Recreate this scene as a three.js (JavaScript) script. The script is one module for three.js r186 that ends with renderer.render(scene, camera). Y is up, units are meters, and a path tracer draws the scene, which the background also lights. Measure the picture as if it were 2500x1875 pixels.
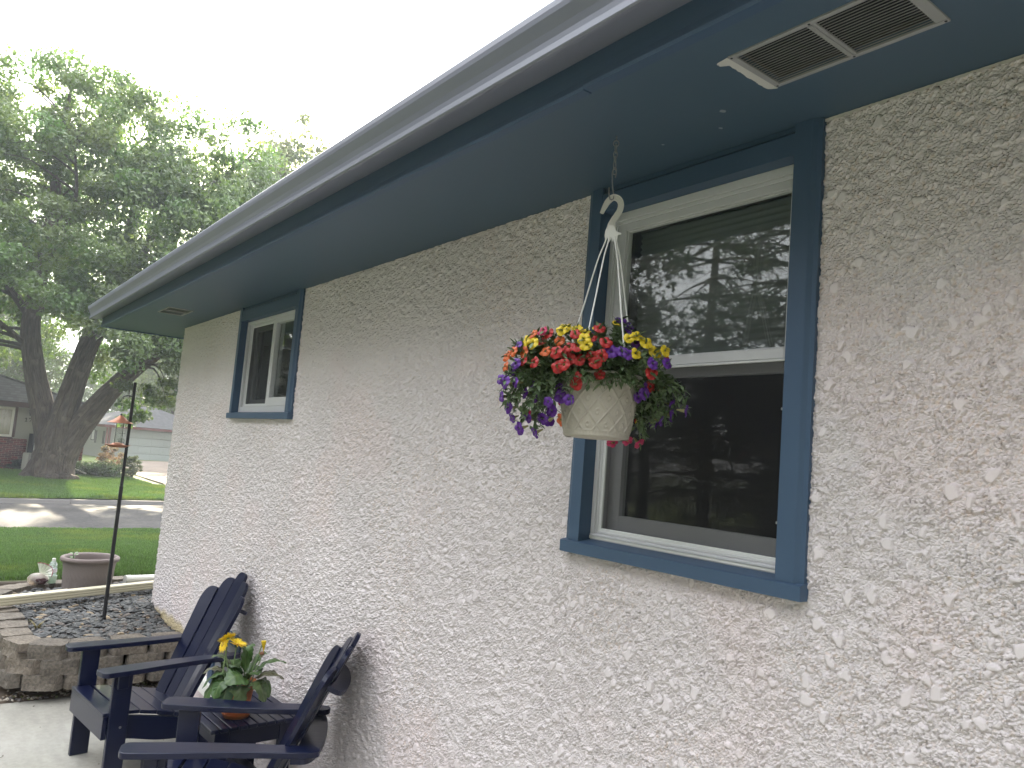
import * as THREE from 'three';
import { mergeGeometries } from 'three/addons/utils/BufferGeometryUtils.js';
import { RoundedBoxGeometry } from 'three/addons/geometries/RoundedBoxGeometry.js';
import { TextGeometry } from 'three/addons/geometries/TextGeometry.js';
import { FontLoader } from 'three/addons/loaders/FontLoader.js';

// ---------------------------------------------------------------- camera, sky, sun, exposure
const scene = new THREE.Scene();
const EYE = new THREE.Vector3(0, 1.7, 1.6);
const YAW = THREE.MathUtils.degToRad(36.83), PITCH = THREE.MathUtils.degToRad(5.6), ROLL = THREE.MathUtils.degToRad(4.61);
const camera = new THREE.PerspectiveCamera(52.87, 4 / 3, 0.05, 900);
{
  const f = new THREE.Vector3(-Math.cos(YAW) * Math.cos(PITCH), Math.sin(PITCH), -Math.sin(YAW) * Math.cos(PITCH));
  const r = f.clone().cross(new THREE.Vector3(0, 1, 0)).normalize(), u = r.clone().cross(f);
  camera.position.copy(EYE);
  camera.up.copy(u.multiplyScalar(Math.cos(ROLL)).addScaledVector(r, -Math.sin(ROLL)));
  camera.lookAt(EYE.clone().add(f));
}
const renderer = new THREE.WebGLRenderer({ antialias: true });
renderer.toneMapping = THREE.LinearToneMapping;
renderer.toneMappingExposure = 4.6;
renderer.shadowMap.enabled = true;

const SUN = new THREE.Vector3(-0.911, 0.335, -0.24).normalize();
{ // hazy bright late-afternoon sky: white towards the sun, a little bluer opposite and overhead
  const W = 1024, H = 512, a = new Float32Array(W * H * 4);
  for (let j = 0; j < H; j++) {
    const el = ((j + 0.5) / H - 0.5) * Math.PI, y = Math.sin(el), c = Math.cos(el);
    for (let i = 0; i < W; i++) {
      const az = ((i + 0.5) / W - 0.5) * 2 * Math.PI, x = c * Math.cos(az), z = c * Math.sin(az);
      const ang = Math.acos(Math.min(1, Math.max(-1, x * SUN.x + y * SUN.y + z * SUN.z))) * 180 / Math.PI;
      const up = Math.max(0, y), hor = Math.exp(-up * 3.2);
      const g1 = Math.exp(-((ang / 38) ** 2)), g2 = Math.exp(-((ang / 9) ** 2));
      const k = (j * W + i) * 4;
      const b = 0.4 + 0.6 * up;
      a[k] = 1.06 * b + 0.045 * hor + 0.42 * g1 + 3 * g2;
      a[k + 1] = 1.1 * b + 0.04 * hor + 0.39 * g1 + 2.7 * g2;
      a[k + 2] = 1.17 * b + 0.027 * hor + 0.33 * g1 + 2.1 * g2;
      a[k + 3] = 1;
    }
  }
  const sky = new THREE.DataTexture(a, W, H, THREE.RGBAFormat, THREE.FloatType);
  sky.mapping = THREE.EquirectangularReflectionMapping; sky.magFilter = THREE.LinearFilter; sky.needsUpdate = true;
  scene.background = sky; scene.environment = sky;
}
const sun = new THREE.DirectionalLight(new THREE.Color(1.0, 0.87, 0.68), 5);
sun.position.copy(SUN).multiplyScalar(90); sun.castShadow = true; sun.shadow.radius = 1.6;
sun.shadow.mapSize.set(4096, 4096);
Object.assign(sun.shadow.camera, { left: -50, right: 50, top: 45, bottom: -30, near: 1, far: 260 });
scene.add(sun, sun.target);
scene.fog = new THREE.FogExp2(new THREE.Color(0.86, 0.9, 0.95), 0.0022);

// ---------------------------------------------------------------- helpers
const V = (x, y, z) => new THREE.Vector3(x, y, z);
const lerp = (a, b, t) => a + (b - a) * t, clamp = (x, a = 0, b = 1) => Math.min(b, Math.max(a, x));
const sstep = (a, b, x) => { const t = clamp((x - a) / (b - a)); return t * t * (3 - 2 * t); };
function rngOf(seed) { let s = seed >>> 0; return () => { s = (s + 0x6d2b79f5) | 0; let t = Math.imul(s ^ (s >>> 15), 1 | s); t = (t + Math.imul(t ^ (t >>> 7), 61 | t)) ^ t; return ((t ^ (t >>> 14)) >>> 0) / 4294967296; }; }
function h2(i, j, s = 0) { let t = Math.imul(i | 0, 374761393) ^ Math.imul(j | 0, 668265263) ^ Math.imul(s + 1, 2147483629 & 0x7fffffff); t = Math.imul(t ^ (t >>> 13), 1274126177); t ^= t >>> 16; t = Math.imul(t, 0x85ebca6b); return ((t ^ (t >>> 15)) >>> 0) / 4294967296; }
function vn(x, y, s = 0) { const i = Math.floor(x), j = Math.floor(y), fx = x - i, fy = y - j, u = fx * fx * (3 - 2 * fx), v = fy * fy * (3 - 2 * fy); return lerp(lerp(h2(i, j, s), h2(i + 1, j, s), u), lerp(h2(i, j + 1, s), h2(i + 1, j + 1, s), u), v); }
const fbm = (x, y, s = 0, o = 4) => { let a = 0.5, t = 0, n = 0; for (let k = 0; k < o; k++) { t += a * vn(x, y, s + k); n += a; a *= 0.5; x *= 2.03; y *= 2.03; } return t / n; };
const vn3 = (x, y, z, s = 0) => (vn(x, y, s) + vn(y + 7.3, z, s + 11) + vn(z + 3.1, x, s + 23)) / 3;
function worley(x, y, s = 0) { // [distance to nearest feature, to second nearest, id of nearest]
  const i = Math.floor(x), j = Math.floor(y); let a = 9, b = 9, id = 0;
  for (let q = -1; q <= 1; q++) for (let p = -1; p <= 1; p++) {
    const dx = i + p + h2(i + p, j + q, s) - x, dy = j + q + h2(i + p, j + q, s + 1) - y, d = dx * dx + dy * dy;
    if (d < a) { b = a; a = d; id = h2(i + p, j + q, s + 2); } else if (d < b) b = d;
  }
  return [Math.sqrt(a), Math.sqrt(b), id];
}
const taken = {};
function numbered(name) { const n = taken[name] = (taken[name] ?? -1) + 1; return n ? `${name}_${String(n).padStart(3, '0')}` : name; }
function tag(o, label, category, group) { o.userData.label = label; o.userData.category = category; if (group) o.userData.group = group; return o; }
function shade(o) { o.castShadow = o.receiveShadow = true; return o; }
function thing(name, label, category, pos = [0, 0, 0], turn = 0, group) { const o = new THREE.Group(); o.name = numbered(name); o.position.set(...pos); o.rotation.y = turn; scene.add(o); return tag(o, label, category, group); }
function merged(g) { if (!Array.isArray(g)) return g; if (g.length === 1) return g[0]; return mergeGeometries(g.map((q) => { const t = q.index ? q.toNonIndexed() : q.clone(); for (const k of Object.keys(t.attributes)) if (!['position', 'normal', 'uv', 'color'].includes(k)) t.deleteAttribute(k); return t; })); }
function part(name, g, m, parent) { const o = shade(new THREE.Mesh(merged(g), m)); o.name = parent === scene ? numbered(name) : name; parent.add(o); return o; }
function struct(name, g, m) { const o = part(name, g, m, scene); o.userData.kind = 'structure'; return o; }
function stuff(o) { o.userData.kind = 'stuff'; return o; }
const mats = {};
const mat = (r, g, b, rough = 0.7, more = {}) => new THREE.MeshStandardMaterial({ color: new THREE.Color().setRGB(r, g, b), roughness: rough, ...more });
const pmat = (r, g, b, rough = 0.7, more = {}) => new THREE.MeshPhysicalMaterial({ color: new THREE.Color().setRGB(r, g, b), roughness: rough, ...more });
const box = (w, h, d, x = 0, y = 0, z = 0) => new THREE.BoxGeometry(w, h, d).translate(x, y, z);
const rbox = (w, h, d, x = 0, y = 0, z = 0, r = 0.003) => new RoundedBoxGeometry(w, h, d, 2, Math.min(r, w / 2.1, h / 2.1, d / 2.1)).translate(x, y, z);
const span = (x0, x1, y0, y1, z0, z1, r = 0.0025) => r ? rbox(x1 - x0, y1 - y0, z1 - z0, (x0 + x1) / 2, (y0 + y1) / 2, (z0 + z1) / 2, r) : box(x1 - x0, y1 - y0, z1 - z0, (x0 + x1) / 2, (y0 + y1) / 2, (z0 + z1) / 2);
const cyl = (r0, r1, h, x = 0, y = 0, z = 0, n = 20) => new THREE.CylinderGeometry(r1, r0, h, n).translate(x, y + h / 2, z);
function rod(a, b, r0, r1 = r0, n = 8) { const d = b.clone().sub(a), L = d.length(); return new THREE.CylinderGeometry(r1, r0, L, n).applyQuaternion(new THREE.Quaternion().setFromUnitVectors(V(0, 1, 0), d.normalize())).translate((a.x + b.x) / 2, (a.y + b.y) / 2, (a.z + b.z) / 2); }
const curve = (pts) => new THREE.CatmullRomCurve3(pts.map((p) => (p.isVector3 ? p : V(...p))));
const tube = (pts, r, n = 8, seg = 24, closed = false) => new THREE.TubeGeometry(new THREE.CatmullRomCurve3(pts.map((p) => (p.isVector3 ? p : V(...p))), closed), seg, r, n, closed);
const shapeOf = (pts) => new THREE.Shape(pts.map(([x, y]) => new THREE.Vector2(x, y)));
// profile in (a, b) pushed along an axis from t0 to t1
function alongX(pts, x0, x1) { const g = new THREE.ExtrudeGeometry(shapeOf(pts.map(([z, y]) => [-z, y])), { depth: x1 - x0, bevelEnabled: false }); return g.applyMatrix4(new THREE.Matrix4().set(0, 0, 1, x0, 0, 1, 0, 0, -1, 0, 0, 0, 0, 0, 0, 1)); } // points are (z, y)
function alongY(pts, y0, y1) { const g = new THREE.ExtrudeGeometry(shapeOf(pts.map(([x, z]) => [x, -z])), { depth: y1 - y0, bevelEnabled: false }); return g.applyMatrix4(new THREE.Matrix4().set(1, 0, 0, 0, 0, 0, 1, y0, 0, -1, 0, 0, 0, 0, 0, 1)); } // points are (x, z)
function tex(w, h, fn, srgb = true, rx = 1, ry = 1) {
  const a = new Uint8Array(w * h * 4);
  for (let j = 0; j < h; j++) for (let i = 0; i < w; i++) { const c = fn(i / w, j / h, i, j), k = (j * w + i) * 4; if (typeof c === 'number') a[k] = a[k + 1] = a[k + 2] = clamp(c) * 255; else { a[k] = clamp(c[0]) * 255; a[k + 1] = clamp(c[1]) * 255; a[k + 2] = clamp(c[2]) * 255; } a[k + 3] = 255; }
  const t = new THREE.DataTexture(a, w, h); t.wrapS = t.wrapT = THREE.RepeatWrapping; t.magFilter = THREE.LinearFilter; t.minFilter = THREE.LinearMipmapLinearFilter; t.repeat.set(rx, ry); if (srgb) t.colorSpace = THREE.SRGBColorSpace; t.needsUpdate = true; return t;
}
function paint(g, fn) { const p = g.attributes.position, n = p.count, c = new Float32Array(n * 3); for (let i = 0; i < n; i++) { const q = fn(p.getX(i), p.getY(i), p.getZ(i), i); c.set(q, i * 3); } g.setAttribute('color', new THREE.BufferAttribute(c, 3)); return g; }
function rough(g, fn) { const p = g.attributes.position; for (let i = 0; i < p.count; i++) { const q = fn(p.getX(i), p.getY(i), p.getZ(i), i); p.setXYZ(i, q[0], q[1], q[2]); } g.computeVertexNormals(); return g; }
function gridGeo(nu, nv, fn, withColor) { // fn(u, v) -> [x, y, z, (r, g, b)]
  const P = new Float32Array((nu + 1) * (nv + 1) * 3), C = withColor && new Float32Array(P.length), U = new Float32Array((nu + 1) * (nv + 1) * 2), I = [];
  for (let j = 0, k = 0; j <= nv; j++) for (let i = 0; i <= nu; i++, k++) { const q = fn(i / nu, j / nv, i, j); P.set(q.slice(0, 3), k * 3); if (C) C.set(q.slice(3, 6), k * 3); U[k * 2] = i / nu; U[k * 2 + 1] = j / nv; }
  for (let j = 0; j < nv; j++) for (let i = 0; i < nu; i++) { const a = j * (nu + 1) + i, b = a + 1, c = a + nu + 1, d = c + 1; I.push(a, b, d, a, d, c); }
  const g = new THREE.BufferGeometry(); g.setAttribute('position', new THREE.BufferAttribute(P, 3)); if (C) g.setAttribute('color', new THREE.BufferAttribute(C, 3)); g.setAttribute('uv', new THREE.BufferAttribute(U, 2)); g.setIndex(I); g.computeVertexNormals(); return g;
}
function planarUV(g, su = 1, sv = 1, ax = 'xz') { const p = g.attributes.position, u = new Float32Array(p.count * 2); for (let i = 0; i < p.count; i++) { const q = { x: p.getX(i), y: p.getY(i), z: p.getZ(i) }; u[i * 2] = q[ax[0]] * su; u[i * 2 + 1] = q[ax[1]] * sv; } g.setAttribute('uv', new THREE.BufferAttribute(u, 2)); return g; }
function boxUV(g, s = 1) { const p = g.attributes.position, n = g.attributes.normal, u = new Float32Array(p.count * 2); for (let i = 0; i < p.count; i++) { const ax = Math.abs(n.getX(i)), ay = Math.abs(n.getY(i)), az = Math.abs(n.getZ(i)); const [a, b] = ay > ax && ay > az ? [p.getX(i), p.getZ(i)] : ax > az ? [p.getZ(i), p.getY(i)] : [p.getX(i), p.getY(i)]; u[i * 2] = a * s; u[i * 2 + 1] = b * s; } g.setAttribute('uv', new THREE.BufferAttribute(u, 2)); return g; }
const FWD = V(-Math.cos(YAW), 0, -Math.sin(YAW)), LAT = V(Math.sin(YAW), 0, -Math.cos(YAW)), FACING = Math.atan2(Math.cos(YAW), Math.sin(YAW));   // the houses over the road stand square to this direction
const far = (l, y, dep) => V(EYE.x + FWD.x * dep + LAT.x * l, y, EYE.z + FWD.z * dep + LAT.z * l);

// ---------------------------------------------------------------- materials
const M = {};
{
  const paintBump = tex(256, 256, (u, v) => 0.5 + 0.5 * (fbm(u * 40, v * 6, 3) - 0.5) + 0.15 * (fbm(u * 8, v * 8, 9) - 0.5), false, 3, 3);
  M.blue = mat(0.048, 0.09, 0.155, 0.5, { bumpMap: paintBump, bumpScale: 0.0006 });
  M.soffit = mat(0.058, 0.1, 0.146, 0.5);
  M.vinyl = mat(0.6, 0.6, 0.61, 0.38);
  M.dark = mat(0.02, 0.022, 0.025, 0.6);
  M.gutter = mat(0.2, 0.212, 0.262, 0.36, { metalness: 0.1 });
  M.navy = pmat(0.0035, 0.0062, 0.028, 0.3, { clearcoat: 0.2, clearcoatRoughness: 0.12, specularIntensity: 0.6, bumpMap: paintBump, bumpScale: 0.0005 });
  M.metal = mat(0.36, 0.36, 0.35, 0.35, { metalness: 0.9 });
  M.black = mat(0.012, 0.012, 0.014, 0.45);
  M.white = mat(0.78, 0.77, 0.72, 0.45);
  M.pane = pmat(0.97, 0.99, 0.98, 0.015, { transmission: 1, thickness: 0, ior: 1.6, side: THREE.DoubleSide });
  M.terra = mat(0.45, 0.135, 0.045, 0.75, { bumpMap: paintBump, bumpScale: 0.0004 });
  M.soil = mat(0.04, 0.028, 0.02, 0.95);
}
// ---------------------------------------------------------------- the stuccoed house
const WIN = [-1.74, -1.02, 1.46, 2.53], SMALL = [-5.14, -4.14, 1.84, 2.51], EAVE = 2.556, WEST = -6.64, EAST = 4.6;
const house = thing('stucco_house', 'grey stucco house with deep blue eaves, blue window trim and a metal gutter', 'house');
function stuccoAt(x, y) { // height in metres, flat patch 0..1, clump noise
  const wx = x + 0.007 * (vn(x * 70, y * 70, 40) - 0.5), wy = y + 0.007 * (vn(x * 70, y * 70, 41) - 0.5);
  const [d, e] = worley(wx / 0.0098, wy / 0.008, 50), lump = sstep(0, 0.24, e - d);
  const big = vn(wx * 55, wy * 65, 60), fine = vn(x * 330, y * 330, 61), wide = vn(x * 14, y * 14, 62);
  let h = 0.0056 * lump * (0.4 + 0.9 * big) + 0.0024 * big + 0.0018 * (fine - 0.5) + 0.001 * wide;
  const [f] = stuccoFlat(x, y);
  h = lerp(h, 0.0088, f);
  return [h, f, lump * big];
}
function stuccoFlat(x, y) { // the troweled-down flat spots
  const ex = x + 0.014 * (vn(x * 60, y * 60, 70) - 0.5), ey = y + 0.017 * (vn(x * 60, y * 60, 71) - 0.5);
  const [pd, , id] = worley(ex / 0.038, ey / 0.043, 72), r = id < 0.72 ? 0 : 0.14 + 0.9 * (id - 0.72), flat = r ? sstep(r, r - 0.07, pd) : 0;
  const [qd, , qid] = worley(ex / 0.019, ey / 0.02, 75), qr = qid < 0.74 ? 0 : 0.2 + 0.6 * (qid - 0.74), qf = qr ? sstep(qr, qr - 0.1, qd) : 0;
  return [Math.max(flat, qf)];
}
// grain finer than the modelled lumps, laid over the whole wall without a repeat; more texels where the wall is near the patio door end
const U0 = 0.36, U1 = 0.97, uOf = (x) => x < -2.65 ? U0 * (x - WEST) / (-2.65 - WEST) : x < -0.35 ? lerp(U0, U1, (x + 2.65) / 2.3) : lerp(U1, 1, (x + 0.35) / (EAST + 0.35));
const xOf = (u) => u < U0 ? lerp(WEST, -2.65, u / U0) : u < U1 ? lerp(-2.65, -0.35, (u - U0) / (U1 - U0)) : lerp(-0.35, EAST, (u - U1) / (1 - U1));
const stuccoBump = tex(2048, 2048, (u, v) => {
  if (u > U1) return 0.5;
  const x = xOf(u), y = lerp(-0.06, EAVE, v), wx = x + 0.005 * (vn(x * 110, y * 110, 44) - 0.5), wy = y + 0.005 * (vn(x * 110, y * 110, 45) - 0.5);
  const [d, e] = worley(wx / 0.0088, wy / 0.007, 53), f = stuccoFlat(x, y)[0];
  return lerp(0.78 * sstep(0.02, 0.26, e - d) * (0.45 + 0.55 * vn(x * 120, y * 150, 46)) + 0.22 * vn(x * 420, y * 420, 47), 0.92, f);
}, false);
stuccoBump.wrapS = stuccoBump.wrapT = THREE.ClampToEdgeWrapping;
{
  const xs = [], ys = [];
  for (let x = WEST; x < EAST;) { xs.push(x); x += x < -4.6 ? 0.0118 : x < -2.8 ? 0.0075 : x < -1.85 ? 0.0045 : x < -0.35 ? 0.0027 : x < 0.2 ? 0.02 : 0.25; }
  xs.push(EAST);
  for (let y = -0.06; y < EAVE - 0.004; y += 0.0033) ys.push(y); ys.push(EAVE - 0.002);
  const nx = xs.length, ny = ys.length, P = new Float32Array(nx * ny * 3), C = new Float32Array(nx * ny * 3), I = [];
  const inside = (x, y, [a, b, c, d]) => x > a && x < b && y > c && y < d;
  for (let j = 0, k = 0; j < ny; j++) for (let i = 0; i < nx; i++, k++) {
    const x = xs[i], y = ys[j], [h, f] = stuccoAt(x, y);
    P[k * 3] = x; P[k * 3 + 1] = y; P[k * 3 + 2] = (i === nx - 1 ? 0 : h) + 0.003 * vn(x * 3, y * 3, 80);
    // paint colour: grey-beige with pinkish and sandy patches, older cream paint showing at the foot by the bed
    const tone = 0.93 + 0.14 * fbm(x * 1.7, y * 1.7, 81, 3), pink = sstep(0.5, 0.75, fbm(x * 2.6, y * 3.4, 82, 3)), speck = sstep(0.66, 0.9, vn(x * 230, y * 230, 83)) * (1 - f);
    let r = 0.72 * tone, g = 0.665 * tone, b = 0.665 * tone;
    r *= 1 + 0.02 * pink; g *= 1 - 0.014 * pink; b *= 1 - 0.02 * pink;
    const sand = speck * (0.25 + 0.75 * sstep(0.45, 0.7, fbm(x * 3.1, y * 3.1, 84, 2)));
    r *= 1 - 0.05 * sand; g *= 1 - 0.13 * sand; b *= 1 - 0.22 * sand;
    const foot = sstep(0.055, 0, y - 0.33 - 0.03 * vn(x * 9, 0, 85) + 0.05 * sstep(-6.2, -6.6, x)) * sstep(-5.45, -5.7, x); r = lerp(r, 0.6, foot); g = lerp(g, 0.5, foot); b = lerp(b, 0.31, foot);
    C[k * 3] = r; C[k * 3 + 1] = g; C[k * 3 + 2] = b;
    if (i < nx - 1 && j < ny - 1) { const cx = (x + xs[i + 1]) / 2, cy = (y + ys[j + 1]) / 2; if (!inside(cx, cy, WIN) && !inside(cx, cy, SMALL)) I.push(k, k + 1, k + nx + 1, k, k + nx + 1, k + nx); }
  }
  const g = new THREE.BufferGeometry();
  g.setAttribute('position', new THREE.BufferAttribute(P, 3)); g.setAttribute('color', new THREE.BufferAttribute(C, 3)); g.setIndex(I); g.computeVertexNormals(); { const uv = new Float32Array(nx * ny * 2); for (let k = 0; k < nx * ny; k++) { uv[k * 2] = uOf(P[k * 3]); uv[k * 2 + 1] = (P[k * 3 + 1] + 0.06) / (EAVE + 0.06); } g.setAttribute('uv', new THREE.BufferAttribute(uv, 2)); }
  part('wall', g, mat(1, 1, 1, 0.92, { vertexColors: true, bumpMap: stuccoBump, bumpScale: 0.0032 }), house);
}
const plain = mat(0.52, 0.5, 0.475, 0.92);
{
  const endBump = tex(512, 512, (u, v) => { const [d, e] = worley(u * 60, v * 60, 5); return sstep(0, 0.4, e - d) * 0.8; }, false, 1.2, 1.2);
  const endMat = mat(0.52, 0.5, 0.475, 0.92, { bumpMap: endBump, bumpScale: 0.004 });
  part('end_wall', planarUV(span(WEST, WEST + 0.14, -0.06, EAVE - 0.01, -8.2, -0.004, 0), 1, 1, 'zy'), endMat, house);
  part('rear_wall', span(WEST, EAST, -0.06, EAVE, -8.34, -8.2, 0), plain, house);
  part('end_wall', span(EAST - 0.14, EAST, -0.06, EAVE - 0.01, -8.2, -0.01, 0), plain, house);
  // inner leaf of the front wall round the two openings, floor and ceiling: the rooms are closed and dark
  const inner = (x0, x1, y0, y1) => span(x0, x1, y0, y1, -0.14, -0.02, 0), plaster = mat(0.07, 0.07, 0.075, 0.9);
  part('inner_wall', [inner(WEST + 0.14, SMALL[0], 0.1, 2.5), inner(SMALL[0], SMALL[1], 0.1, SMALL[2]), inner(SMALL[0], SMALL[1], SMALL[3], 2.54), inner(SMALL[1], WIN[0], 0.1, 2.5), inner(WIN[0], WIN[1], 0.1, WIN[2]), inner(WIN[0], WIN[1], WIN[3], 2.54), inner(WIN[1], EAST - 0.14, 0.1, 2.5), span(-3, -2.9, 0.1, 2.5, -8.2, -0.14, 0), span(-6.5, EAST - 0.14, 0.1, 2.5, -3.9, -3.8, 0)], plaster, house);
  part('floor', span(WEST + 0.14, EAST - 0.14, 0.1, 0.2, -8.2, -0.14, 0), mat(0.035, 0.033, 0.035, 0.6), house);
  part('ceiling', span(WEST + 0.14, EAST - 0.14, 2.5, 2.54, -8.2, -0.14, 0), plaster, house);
  // bare concrete footing shows where the stucco ends at the corner
  part('foundation', [rough(new THREE.BoxGeometry(0.5, 0.62, 0.12, 20, 24, 4).translate(WEST + 0.22, 0.16, -0.072), (x, y, z) => [x - 0.05 * sstep(0.46, 0.2, y) + 0.006 * vn(y * 40, z * 40, 3), y, z + 0.012 * sstep(0.42, 0.2, y) * (x < -6.45 ? 1 : 0) + 0.006 * vn(x * 40, y * 40, 4)])], mat(0.4, 0.39, 0.35, 0.95, { bumpMap: endBump, bumpScale: 0.003 }), house);
}
// eaves: soffit with two cut-outs for the vents, fascia boards, gutter, hipped roof
const OUT = 0.5, X0 = -7.36, X1 = EAST + 0.7, VENTS = [[-0.795, 0.301, 0.36, 0.172], [-5.79, 0.287, 0.33, 0.168]];
{
  const s = shapeOf([[X0, -OUT + 0.02], [X1, -OUT + 0.02], [X1, 0.16], [X0, 0.16]]);
  for (const [cx, cz, w, d] of VENTS) { const a = w / 2 - 0.012, b = d / 2 - 0.01, h = new THREE.Path(); h.moveTo(cx - a, -cz - b); h.lineTo(cx - a, -cz + b); h.lineTo(cx + a, -cz + b); h.lineTo(cx + a, -cz - b); h.closePath(); s.holes.push(h); }
  const g = new THREE.ExtrudeGeometry(s, { depth: 0.012, bevelEnabled: false }); g.rotateX(-Math.PI / 2).translate(0, EAVE, 0);
  part('soffit', [g, span(X0 + 0.0, WEST - 0.0, EAVE, EAVE + 0.012, -8.6, -0.165, 0)], M.soffit, house);
  for (const [x, z, r] of [[-1.13, 0.2, 0.006], [-1.36, 0.15, 0.003], [-1.19, 0.13, 0.004]]) part('scuff_mark', rough(new THREE.CircleGeometry(r, 9), (a, b) => [a * (0.6 + 0.8 * h2(a * 9e3, b * 9e3)), b * 1.5, 0]).rotateX(Math.PI / 2).translate(x, EAVE - 0.0015, z), mat(0.3, 0.33, 0.36, 0.8), house);
  // a little cut line of paint missed along the top of the stucco
  part('paint_line', gridGeo(160, 1, (u, v, i) => [lerp(-1.0, -0.3, u), EAVE - 0.003 - v * (0.003 + 0.006 * h2(i >> 1, 2)), 0.0105 + 0.002 * h2(i, 5)]), mat(0.6, 0.57, 0.52, 0.9, { side: THREE.DoubleSide }), house);
  const fas = [[OUT - 0.02, 2.57], [OUT - 0.02, 2.74], [OUT, 2.74], [OUT, 2.6], [OUT + 0.001, 2.575], [OUT + 0.006, 2.556], [OUT + 0.004, 2.548], [OUT - 0.02, 2.548]];
  part('fascia_board', alongX(fas, X0 - 0.03, -1.2825), M.blue, house);
  part('fascia_board', alongX(fas.map(([z, y]) => [z + (z > OUT - 0.01 ? 0.002 : 0), y + 0.002]), -1.2805, X1), M.blue, house);
  part('fascia_board', span(X0 - 0.02, X0, 2.548, 2.74, -8.6, OUT - 0.0205, 0.002), M.blue, house);
  const gut = [[0, 2.628], [0.078, 2.613], [0.086, 2.613], [0.0895, 2.617], [0.0895, 2.632], [0.084, 2.637], [0.0855, 2.65], [0.092, 2.665], [0.1, 2.678], [0.107, 2.69], [0.1095, 2.702], [0.1095, 2.716], [0.106, 2.722], [0.098, 2.722], [0.098, 2.718], [0.1045, 2.715], [0.1045, 2.703], [0.1, 2.69], [0.086, 2.664], [0.081, 2.65], [0.081, 2.636], [0.0845, 2.63], [0.084, 2.618], [0.002, 2.632], [0.002, 2.74], [0, 2.74]].map(([z, y]) => [z + OUT + 0.001, y]);
  part('gutter', alongX(gut, X0 - 0.09, X1), M.gutter, house);
  part('gutter_end_cap', alongX([[0, 2.627], [0.079, 2.611], [0.091, 2.612], [0.091, 2.632], [0.086, 2.65], [0.101, 2.677], [0.1105, 2.702], [0.1105, 2.722], [0, 2.74]].map(([z, y]) => [z + OUT + 0.001, y]), X0 - 0.094, X0 - 0.091), M.gutter, house);
  const shingle = mat(0.09, 0.085, 0.08, 0.95), hip = (x, y, z) => [x, y, z], A = [X0, 2.74, OUT], B = [X1, 2.74, OUT], Cc = [X1, 2.74, -9.0], D = [X0, 2.74, -9.0], R0 = [X0 + 4.7, 4.25, -4.25], R1 = [X1 - 4.7, 4.25, -4.25];
  const g2 = new THREE.BufferGeometry(); g2.setAttribute('position', new THREE.Float32BufferAttribute([A, B, R1, A, R1, R0, B, Cc, R1, Cc, D, R0, Cc, R0, R1, D, A, R0, A, D, Cc, A, Cc, B].flat(), 3)); g2.computeVertexNormals(); planarUV(g2);
  part('roof', g2, shingle, house);
}
// soffit vents: pressed frame with two banks of louvers, dark inside
VENTS.forEach(([cx, cz, w, d], n) => {
  const y = EAVE, v = new THREE.Group(); v.name = 'soffit_vent'; house.add(v); v.position.set(cx, y, cz);
  const tin = mat(0.3, 0.3, 0.3, 0.5), b = 0.011;
  part('vent_frame', [span(-w / 2, w / 2, -0.004, 0.001, d / 2 - b, d / 2, 0.001), span(-w / 2, w / 2, -0.004, 0.001, -d / 2, -d / 2 + b, 0.001), span(-w / 2, -w / 2 + 0.014, -0.0035, 0.001, -d / 2 + b, d / 2 - b, 0.001), span(w / 2 - 0.022, w / 2, -0.0035, 0.001, -d / 2 + b, d / 2 - b, 0.001), span(-0.009, 0.009, -0.0035, 0.001, -d / 2 + b, d / 2 - b, 0.001), span(-0.003, 0.003, -0.006, -0.003, -d / 2 + b, d / 2 - b, 0.001)], tin, v);
  part('vent_screen', span(-w / 2, w / 2, 0.03, 0.034, -d / 2, d / 2, 0), mat(0.012, 0.012, 0.02, 0.9), v);
  for (const [x0, x1] of [[-w / 2 + 0.014, -0.009], [0.009, w / 2 - 0.022]]) for (let k = 0; k < 17; k++) {
    const z = lerp(-d / 2 + b, d / 2 - b, (k + 0.5) / 17);
    part('louver', new THREE.BoxGeometry(x1 - x0, 0.0011, 0.0058).rotateX(0.72).translate((x0 + x1) / 2, 0.0015, z), tin, v);
  }
  for (const [sx, sz] of [[-1, 1], [-1, -1], [1, -1], [0, 1], [0, -1]]) part('screw', new THREE.SphereGeometry(0.0028, 8, 6).scale(1, 0.5, 1).translate(sx * (w / 2 - 0.006), -0.004, sz * (d / 2 - 0.006)), M.dark, v);
  if (!n) { // bare primer where the blue paint stops short of the frame
    const pts = [[-w / 2, 0.086]]; for (let k = 0; k <= 90; k++) { const t = k / 90, wd = 0.036 * sstep(0, 0.03, t) * (1 - 0.5 * sstep(0.1, 0.17, t)) + 0.004 * sstep(0.2, 0.5, t); pts.push([-w / 2 - Math.max(0.001, wd * sstep(1.02, 0.93, t) * (0.9 + 0.25 * (fbm(t * 9, 1, 7, 2) - 0.5)) + 0.0022 * (h2(k, 7) - 0.5)), lerp(0.086, -0.092, t)]); } pts.push([-w / 2, -0.09]);
    part('bare_patch', new THREE.ShapeGeometry(shapeOf(pts.map(([x, z]) => [x, z]))).rotateX(Math.PI / 2).translate(0, -0.0022, 0), mat(0.55, 0.54, 0.51, 0.8, { side: THREE.DoubleSide }), v);
  }
});
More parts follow.
